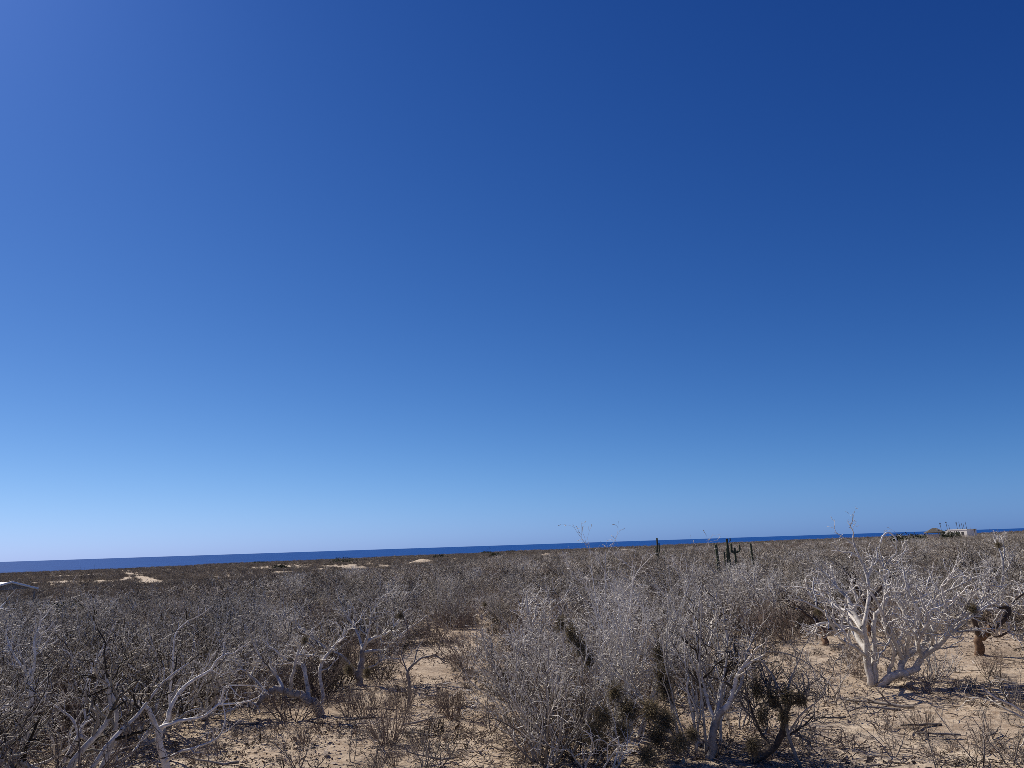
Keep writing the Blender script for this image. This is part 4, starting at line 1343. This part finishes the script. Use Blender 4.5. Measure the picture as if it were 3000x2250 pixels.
for px, D, w, h, lab in [(715, 74, 3.0, 1.35, 'olive green bush at the edge of grey scrub right of the sandy track'),
                         (1003, 300, 9.5, 2.6, 'wide dark green bush on pale sand near the shoreline'),
                         (820, 250, 5.0, 1.6, 'grey-green mound bush left of the wide green one'),
                         (1285, 330, 6.5, 1.9, 'dark bush right of the largest bare dune'),
                         (1450, 300, 5.0, 1.9, 'dark bush on top of the split dune'),
                         (1425, 470, 8.0, 1.6, 'flat dark bush on the skyline above the split dune'),
                         (760, 470, 9.0, 1.5, 'flat dark bush on the shoreline left of the wide green one'),
                         (1495, 480, 7.0, 1.3, 'small flat bush on the skyline right of the flat dark bush'),
                         (180, 56, 3.2, 1.65, 'olive bush half hidden in scrub right of the shack'),
                         (225, 58, 2.8, 1.5, 'second olive bush in the left scrub beside the first'),
                         (2660, 205, 8.0, 3.3, 'long green hedge-like bush between white arch and thatched roof'),
                         (2628, 195, 2.6, 3.0, 'rounded green bush touching the white arch'),
                         (2700, 215, 4.0, 2.9, 'low green bush just left of the thatched pavilion'),
                         (2778, 262, 4.0, 3.4, 'dark green tree-like bush between pavilion and white house'),
                         (2806, 262, 3.0, 3.0, 'dark green bush against the white house wall')]:
    x, y = far_xy(px, D)
    V, Q = leafy(frg, w, h, 2200 if D < 120 else 1500, .09 if D < 120 else .16)
    root = thing('green_bush', lab, 'bush', (x, y, gzf(x, y) - .03), group='green bushes')
    link('foliage', quad_mesh('foliage', V, Q, 'green_leaf', False), root)
    st, tw = shrub(frg, h * .8, 9, 35, .04, [dict(k=4, t0=.3, ang=40, len=h * .3, r=.02, n=3, wander=.15)], .1, .15)
    link('stems', st.merge(tw).mesh('stems', 'grey_bark'), root)


# ------------------------------------------------------------------ cacti
RIB = np.tile([1.0, .78], 11)


def column(P, r):
    """ribbed column with a rounded head"""
    pts, rr = smooth_path(P, np.full(len(P), r), 20)
    d = unit(pts[-1] - pts[-2])
    cap = np.array([pts[-1] + d * r * s for s in (.25, .45, .6, .68)])
    pts = np.concatenate([pts, cap])
    rr = np.concatenate([rr, r * np.array([.93, .75, .45, .05])])
    return Tubes().add(pts, rr, 22, RIB)


def cactus(label, px, D, h, r, arms=(), lean=0.0):
    x, y = far_xy(px, D)
    z = gzf(x, y) - .05
    root = thing('columnar_cactus', label, 'cactus', (x, y, z), rz=-math.atan2(x, y), group='columnar cacti')
    link('column', column([(0, 0, 0), (lean * .3, 0, h * .35), (lean * .7, 0, h * .7), (lean, 0, h)], r).mesh('column', 'cactus_skin'), root)
    for side, z0, reach, ztop, ra in arms:
        link('arm', column([(0, 0, z0), (side * reach * .55, 0, z0 + .02), (side * reach, .0, z0 + reach * .45), (side * reach, 0, (z0 + ztop) * .5 + .1), (side * reach, 0, ztop)], ra).mesh('arm', 'cactus_skin'), root)
    return root


def h_at(px, py, D):
    """height of a pixel above the ground at distance D"""
    x, y = far_xy(px, D)
    d = ray(px, py)
    return EYE + d.z * D / math.hypot(d.x, d.y) - gzf(x, y) + .05


cactus('thick single cactus column at the left of the cactus group', 2104, 62, h_at(2104, 1597, 62), .105, lean=-.16)
cactus('short twin-armed cactus low between the two tallest columns', 2127, 63, h_at(2126, 1607, 63), .075, [(-1, 1.3, .16, h_at(2123, 1619, 63), .06)], lean=.05)
cactus('tallest slender cactus column with forked tip, centre of the group', 2137, 66, h_at(2133, 1580, 66), .09,
       [(1, h_at(2133, 1586, 66), .09, h_at(2136, 1577, 66), .04)], lean=-.16)
cactus('candelabra cactus with arms bent up on both sides', 2152, 65, h_at(2152, 1606, 65), .075,
       [(-1, h_at(2152, 1619, 65), .24, h_at(2144, 1594, 65), .085), (1, h_at(2152, 1618, 65), .36, h_at(2166, 1597, 65), .07)])
cactus('lone slim cactus column right of the cactus group', 2204, 72, h_at(2202, 1593, 72), .08, lean=-.12)
cactus('distant lone cactus against the sea with two short arms', 1926, 104, h_at(1926, 1577, 104), .10,
       [(-1, 1.9, .2, h_at(1922, 1601, 104), .07), (1, 2.0, .22, h_at(1931, 1592, 104), .075)])
cactus('stubby little cactus below the lone distant cactus', 1944, 92, h_at(1944, 1615, 92), .06)
cactus('dark stubby cactus at the foot of the thick column', 2098, 60, h_at(2098, 1648, 60), .10)


# ------------------------------------------------------------------ buildings
def prism(name, verts, faces, mat, parent):
    return link(name, poly_mesh(name, verts, faces, mat), parent)


def oriented(label, name, cat, px, D, turn=0.0):
    x, y = far_xy(px, D)
    return thing(name, label, cat, (x, y, gzf(x, y)), rz=-math.atan2(x, y) + turn)


def up_at(px, py, D):
    return h_at(px, py, D) - .05


# thatched pavilion
D = 290.0
m = D / FPX
r_ = oriented('open pavilion with grey hipped thatch roof beside white house on the horizon', 'thatched_pavilion', 'pavilion', 2745, D, .15)
ze = up_at(2745, 1559.5, D); zr = up_at(2745, 1547, D)
W = 24 * m; Wy = 2.6; rx0, rx1 = -6 * m, 5 * m
V = [(-W, -Wy, ze), (W * .8, -Wy, ze), (W * .8, Wy, ze), (-W, Wy, ze), (rx0, 0, zr), (rx1, 0, zr),
     (-W, -Wy, ze - .18), (W * .8, -Wy, ze - .18), (W * .8, Wy, ze - .18), (-W, Wy, ze - .18)]
prism('roof', V, [(0, 1, 5, 4), (1, 2, 5), (2, 3, 4, 5), (3, 0, 4), (6, 7, 1, 0), (7, 8, 2, 1), (8, 9, 3, 2), (9, 6, 0, 3), (9, 8, 7, 6)], 'thatch', r_)
for px_, py_ in ((-W * .85, -Wy * .8), (W * .68, -Wy * .8), (W * .68, Wy * .8), (-W * .85, Wy * .8), (W * .2, -Wy * .8)):
    link('post', Tubes().add([(px_, py_, -.2), (px_, py_, ze)], [.1, .09], 8).mesh('post', 'weathered_wood'), r_)
v, f = box(-W * .9, W * 1.1, -Wy * .95, -Wy * .86, -.3, ze - .9)
prism('low_wall', v, f, 'stone_wall', r_)
link('chimney_pipe', Tubes().add([(4 * m, -Wy * .55, ze + .2), (4 * m, -Wy * .55, zr - .15)], [.16, .12], 8).mesh('chimney_pipe', 'plaster'), r_)
v, f = box(-W - 9 * m, -W - 6 * m, -.3, .3, -.2, ze - .45)
prism('gate_pillar', v, f, 'plaster', r_)

# white house
D = 300.0
m = D / FPX
h_ = oriented('long low white flat-roofed house on the horizon at right', 'white_house', 'house', 2824, D, -.6)
zt = up_at(2824, 1550, D)
v, f = box(-27 * m, 25 * m, -2.2, 2.6, -.3, zt - .28)
prism('wall', v, f, 'plaster', h_)
v, f = box(-28 * m, 25.6 * m, -2.3, 2.7, zt - .277, zt)
prism('roof', v, f, 'plaster', h_)
v, f = box(-45 * m, -27.2 * m, -1.6, 2.2, -.3, zt - .5)
prism('side_wall', v, f, 'plaster', h_)
for wx in (-18, -4, 10):
    v, f = box(wx * m, (wx + 6) * m, -2.26, -2.203, zt - 1.9, zt - .9)
    prism('window', v, f, 'dark_metal', h_)

# shade parasol of thatch
D = 285.0
m = D / FPX
u_ = oriented('thatched beach parasol with domed dark top right of the white house', 'thatched_parasol', 'parasol', 2861, D)
zt = up_at(2861, 1549.5, D); zb = up_at(2861, 1553, D)
prof = [(.02, zt), (1.6 * m, zt - .04), (3.0 * m, zt - .5 * (zt - zb)), (4.4 * m, zb), (4.2 * m, zb - .06), (.02, zb + .02)]
na = 16
V = [(r * math.cos(k * 2 * math.pi / na), r * math.sin(k * 2 * math.pi / na), z) for r, z in prof for k in range(na)]
F = [(i * na + k, i * na + (k + 1) % na, (i + 1) * na + (k + 1) % na, (i + 1) * na + k) for i in range(len(prof) - 1) for k in range(na)]
prism('canopy', V, F, 'dark_limb', u_)
link('pole', Tubes().add([(0, 0, -.2), (0, 0, zb)], [.14, .12], 8).mesh('pole', 'weathered_wood'), u_)

# tall dry flower stalks round the house
for px, py, tuft, lab in [(2763, 1533, 1, 'tall thin stalk with dark tuft nearest the pavilion'), (2781, 1529, 1, 'slim stalk with faint head, second from the pavilion'),
                          (2788, 1537, 0, 'short bare stalk right of the slim-headed one'), (2811, 1531, 1, 'stalk with dark pointed head above the white roof'),
                          (2819, 1527, 0, 'tallest bare stalk above the white roof'), (2826, 1532, 0, 'bare stalk right of the tallest one'),
                          (2831, 1533, 0, 'thin bare stalk above the roof middle'), (2838, 1527, 0, 'tall bare stalk above the right roof end'), (2848, 1539, 2, 'short white post at the right end of the roof')]:
    D = 296.0 if tuft != 2 else 304.0
    x, y = far_xy(px + 2, D + 6)
    hh = up_at(px, py, D + 6)
    s_ = thing('dry_stalk' if tuft < 2 else 'white_post', lab, 'stalk' if tuft < 2 else 'post', (x, y, gzf(x, y) - .1), group='stalks round the white house')
    lean = -.25 if tuft != 2 else 0
    link('stem', Tubes().add([(0, 0, 0), (lean * .2, 0, hh * .5), (lean, 0, hh)], [.10, .075, .05], 6).mesh('stem', 'dark_limb' if tuft < 2 else 'white_paint'), s_)
    if tuft == 1:
        n = 60
        P = np.tile([[lean, 0, hh]], (n, 1)) + frg.normal(0, .08, (n, 3))
        pts, _ = extend(P, frg.normal(0, 1, (n, 3)) + [0, 0, .3], frg.uniform(.12, .3, n), 3, .2, -.1, frg)
        link('head', Tubes().add(pts, taper(np.full(n, .03), np.full(n, .012), 3), 3).mesh('head', 'dark_limb'), s_)

# white hoop
D = 175.0
m = D / FPX
a_ = oriented('white tubular arch standing in scrub left of the green bushes', 'white_arch', 'arch', 2606, D, .2)
th = np.linspace(-.12, math.pi + .12, 25)
zb = up_at(2600, 1572, D); zt = up_at(2606, 1560, D)
P = np.stack([22 * m * np.cos(th), np.zeros(25), zt * np.sin(th)], 1)
link('hoop', Tubes().add(P, np.full(25, .15), 10).mesh('hoop', 'white_paint'), a_)
link('ground_bar', Tubes().add([(-22 * m, 0, .05), (22 * m, 0, .05)], [.06, .06], 8).mesh('ground_bar', 'white_paint'), a_)

# shack on the left
D = 62.0
m = D / FPX
s_ = oriented('small shack with pale sheet-metal gable roof at the left edge', 'shack', 'shack', 44, D, 0)
zr = up_at(44, 1706, D); zl = up_at(-10, 1732, D); zq = up_at(95, 1724, D)
x0, x1 = -66 * m, 56 * m
ye, yb = 0.0, 3.4
zlow = min(zl, zq)
sk = -.9
for nm, xa, za in (('roof_panel', x0, zl), ('roof_panel', x1, zq)):
    dx = .02 if xa > 0 else -.02
    V = [(dx * 0, ye, zr), (xa, ye, za), (xa + sk, yb, za), (sk, yb, zr + .0), (0, ye, zr - .05), (xa, ye, za - .05), (xa + sk, yb, za - .05), (sk, yb, zr - .05)]
    prism(nm, V, [(0, 1, 2, 3), (7, 6, 5, 4), (0, 4, 5, 1), (1, 5, 6, 2), (2, 6, 7, 3), (3, 7, 4, 0)], 'sheet_roof', s_)
for xa, za in ((x0, zl), (x1, zq)):
    link('barge_board', Tubes().add([(0, ye - .04, zr + .02), (xa * 1.02, ye - .04, za)], [.075, .075], 6).mesh('barge_board', 'white_paint'), s_)
V = [(x0 * .9, .12, zl + .02), (x1 * .9, .12, zq + .02), (0, .12, zr - .06), (x0 * .9, .2, zl + .02), (x1 * .9, .2, zq + .02), (0, .2, zr - .06)]
prism('gable_wall', V, [(0, 1, 2), (5, 4, 3), (0, 3, 4, 1), (1, 4, 5, 2), (2, 5, 3, 0)], 'weathered_wood', s_)
for px_, py_, pz_ in ((x0 * .88, .16, zl), (x1 * .88, .16, zq), (x0 * .88 + sk, yb - .2, zl), (x1 * .88 + sk, yb - .2, zq)):
    link('post', Tubes().add([(px_, py_, -.2), (px_, py_, pz_ + .02)], [.06, .055], 7).mesh('post', 'weathered_wood'), s_)

for px, D, hh, lab in [(6, 58.5, 2.0, 'grey shrub in front of the left end of the shack'), (52, 58, 1.95, 'grey shrub in front of the shack gable'),
                       (96, 58.5, 1.9, 'grey shrub in front of the right end of the shack'), (30, 55, 2.0, 'grey shrub a step nearer than the shack gable'),
                       (78, 54, 1.95, 'grey shrub a step nearer than the right end of the shack'), (130, 56, 1.8, 'grey shrub just right of the shack')]:
    x, y = far_xy(px, D)
    k = int(prg.integers(0, 3))
    root = thing('bare_shrub', lab, 'shrub', (x, y, gzf(x, y)), prg.uniform(0, 6.283), hh / PROTO[k][2], 'shrubs screening the shack')
    link('stems', PROTO[k][0], root)
    link('crown', PROTO[k][1], root)

# thin dead trees against the sea
for px, D, ptop, lab in [(260, 130, 1648, 'thin dead tree silhouetted against the sea left of the sandy track'), (246, 150, 1660, 'short dead stick beside the thin dead tree'),
                         (1439, 180, 1597, 'dead twig standing up against the sea above the split dune')]:
    x, y = far_xy(px, D)
    hh = h_at(px, ptop, D)
    st, tw = shrub(frg, hh * 1.0, 2, 7, .05, [dict(k=5, t0=.4, ang=35, len=hh * .28, r=.02, n=4, wander=.15, up=.12, rmin=.01)], .07, .03, .03)
    root = thing('dead_tree', lab, 'tree', (x, y, gzf(x, y)))
    link('trunk', st.mesh('trunk', 'dark_limb'), root)
    link('crown', tw.mesh('crown', 'dark_limb'), root)


# ------------------------------------------------------------------ things that would share a label are told apart by their order in the view
bpy.context.view_layer.update()
by_label = {}
for o in COL.objects:
    if o.parent is None and o.get('label') and o.get('kind') != 'stuff':
        by_label.setdefault(o['label'], []).append(o)
ORD = ['first', 'second', 'third', 'fourth', 'fifth', 'sixth', 'seventh', 'eighth', 'ninth', 'tenth', 'eleventh', 'twelfth']
for lab, obs in by_label.items():
    if len(obs) > 1:
        obs.sort(key=lambda o: project(*o.location)[0])
        for k, o in enumerate(obs[:12]):
            o['label'] = lab + ', ' + ('leftmost' if k == 0 else 'rightmost' if k == len(obs) - 1 else ORD[k] + ' from left')
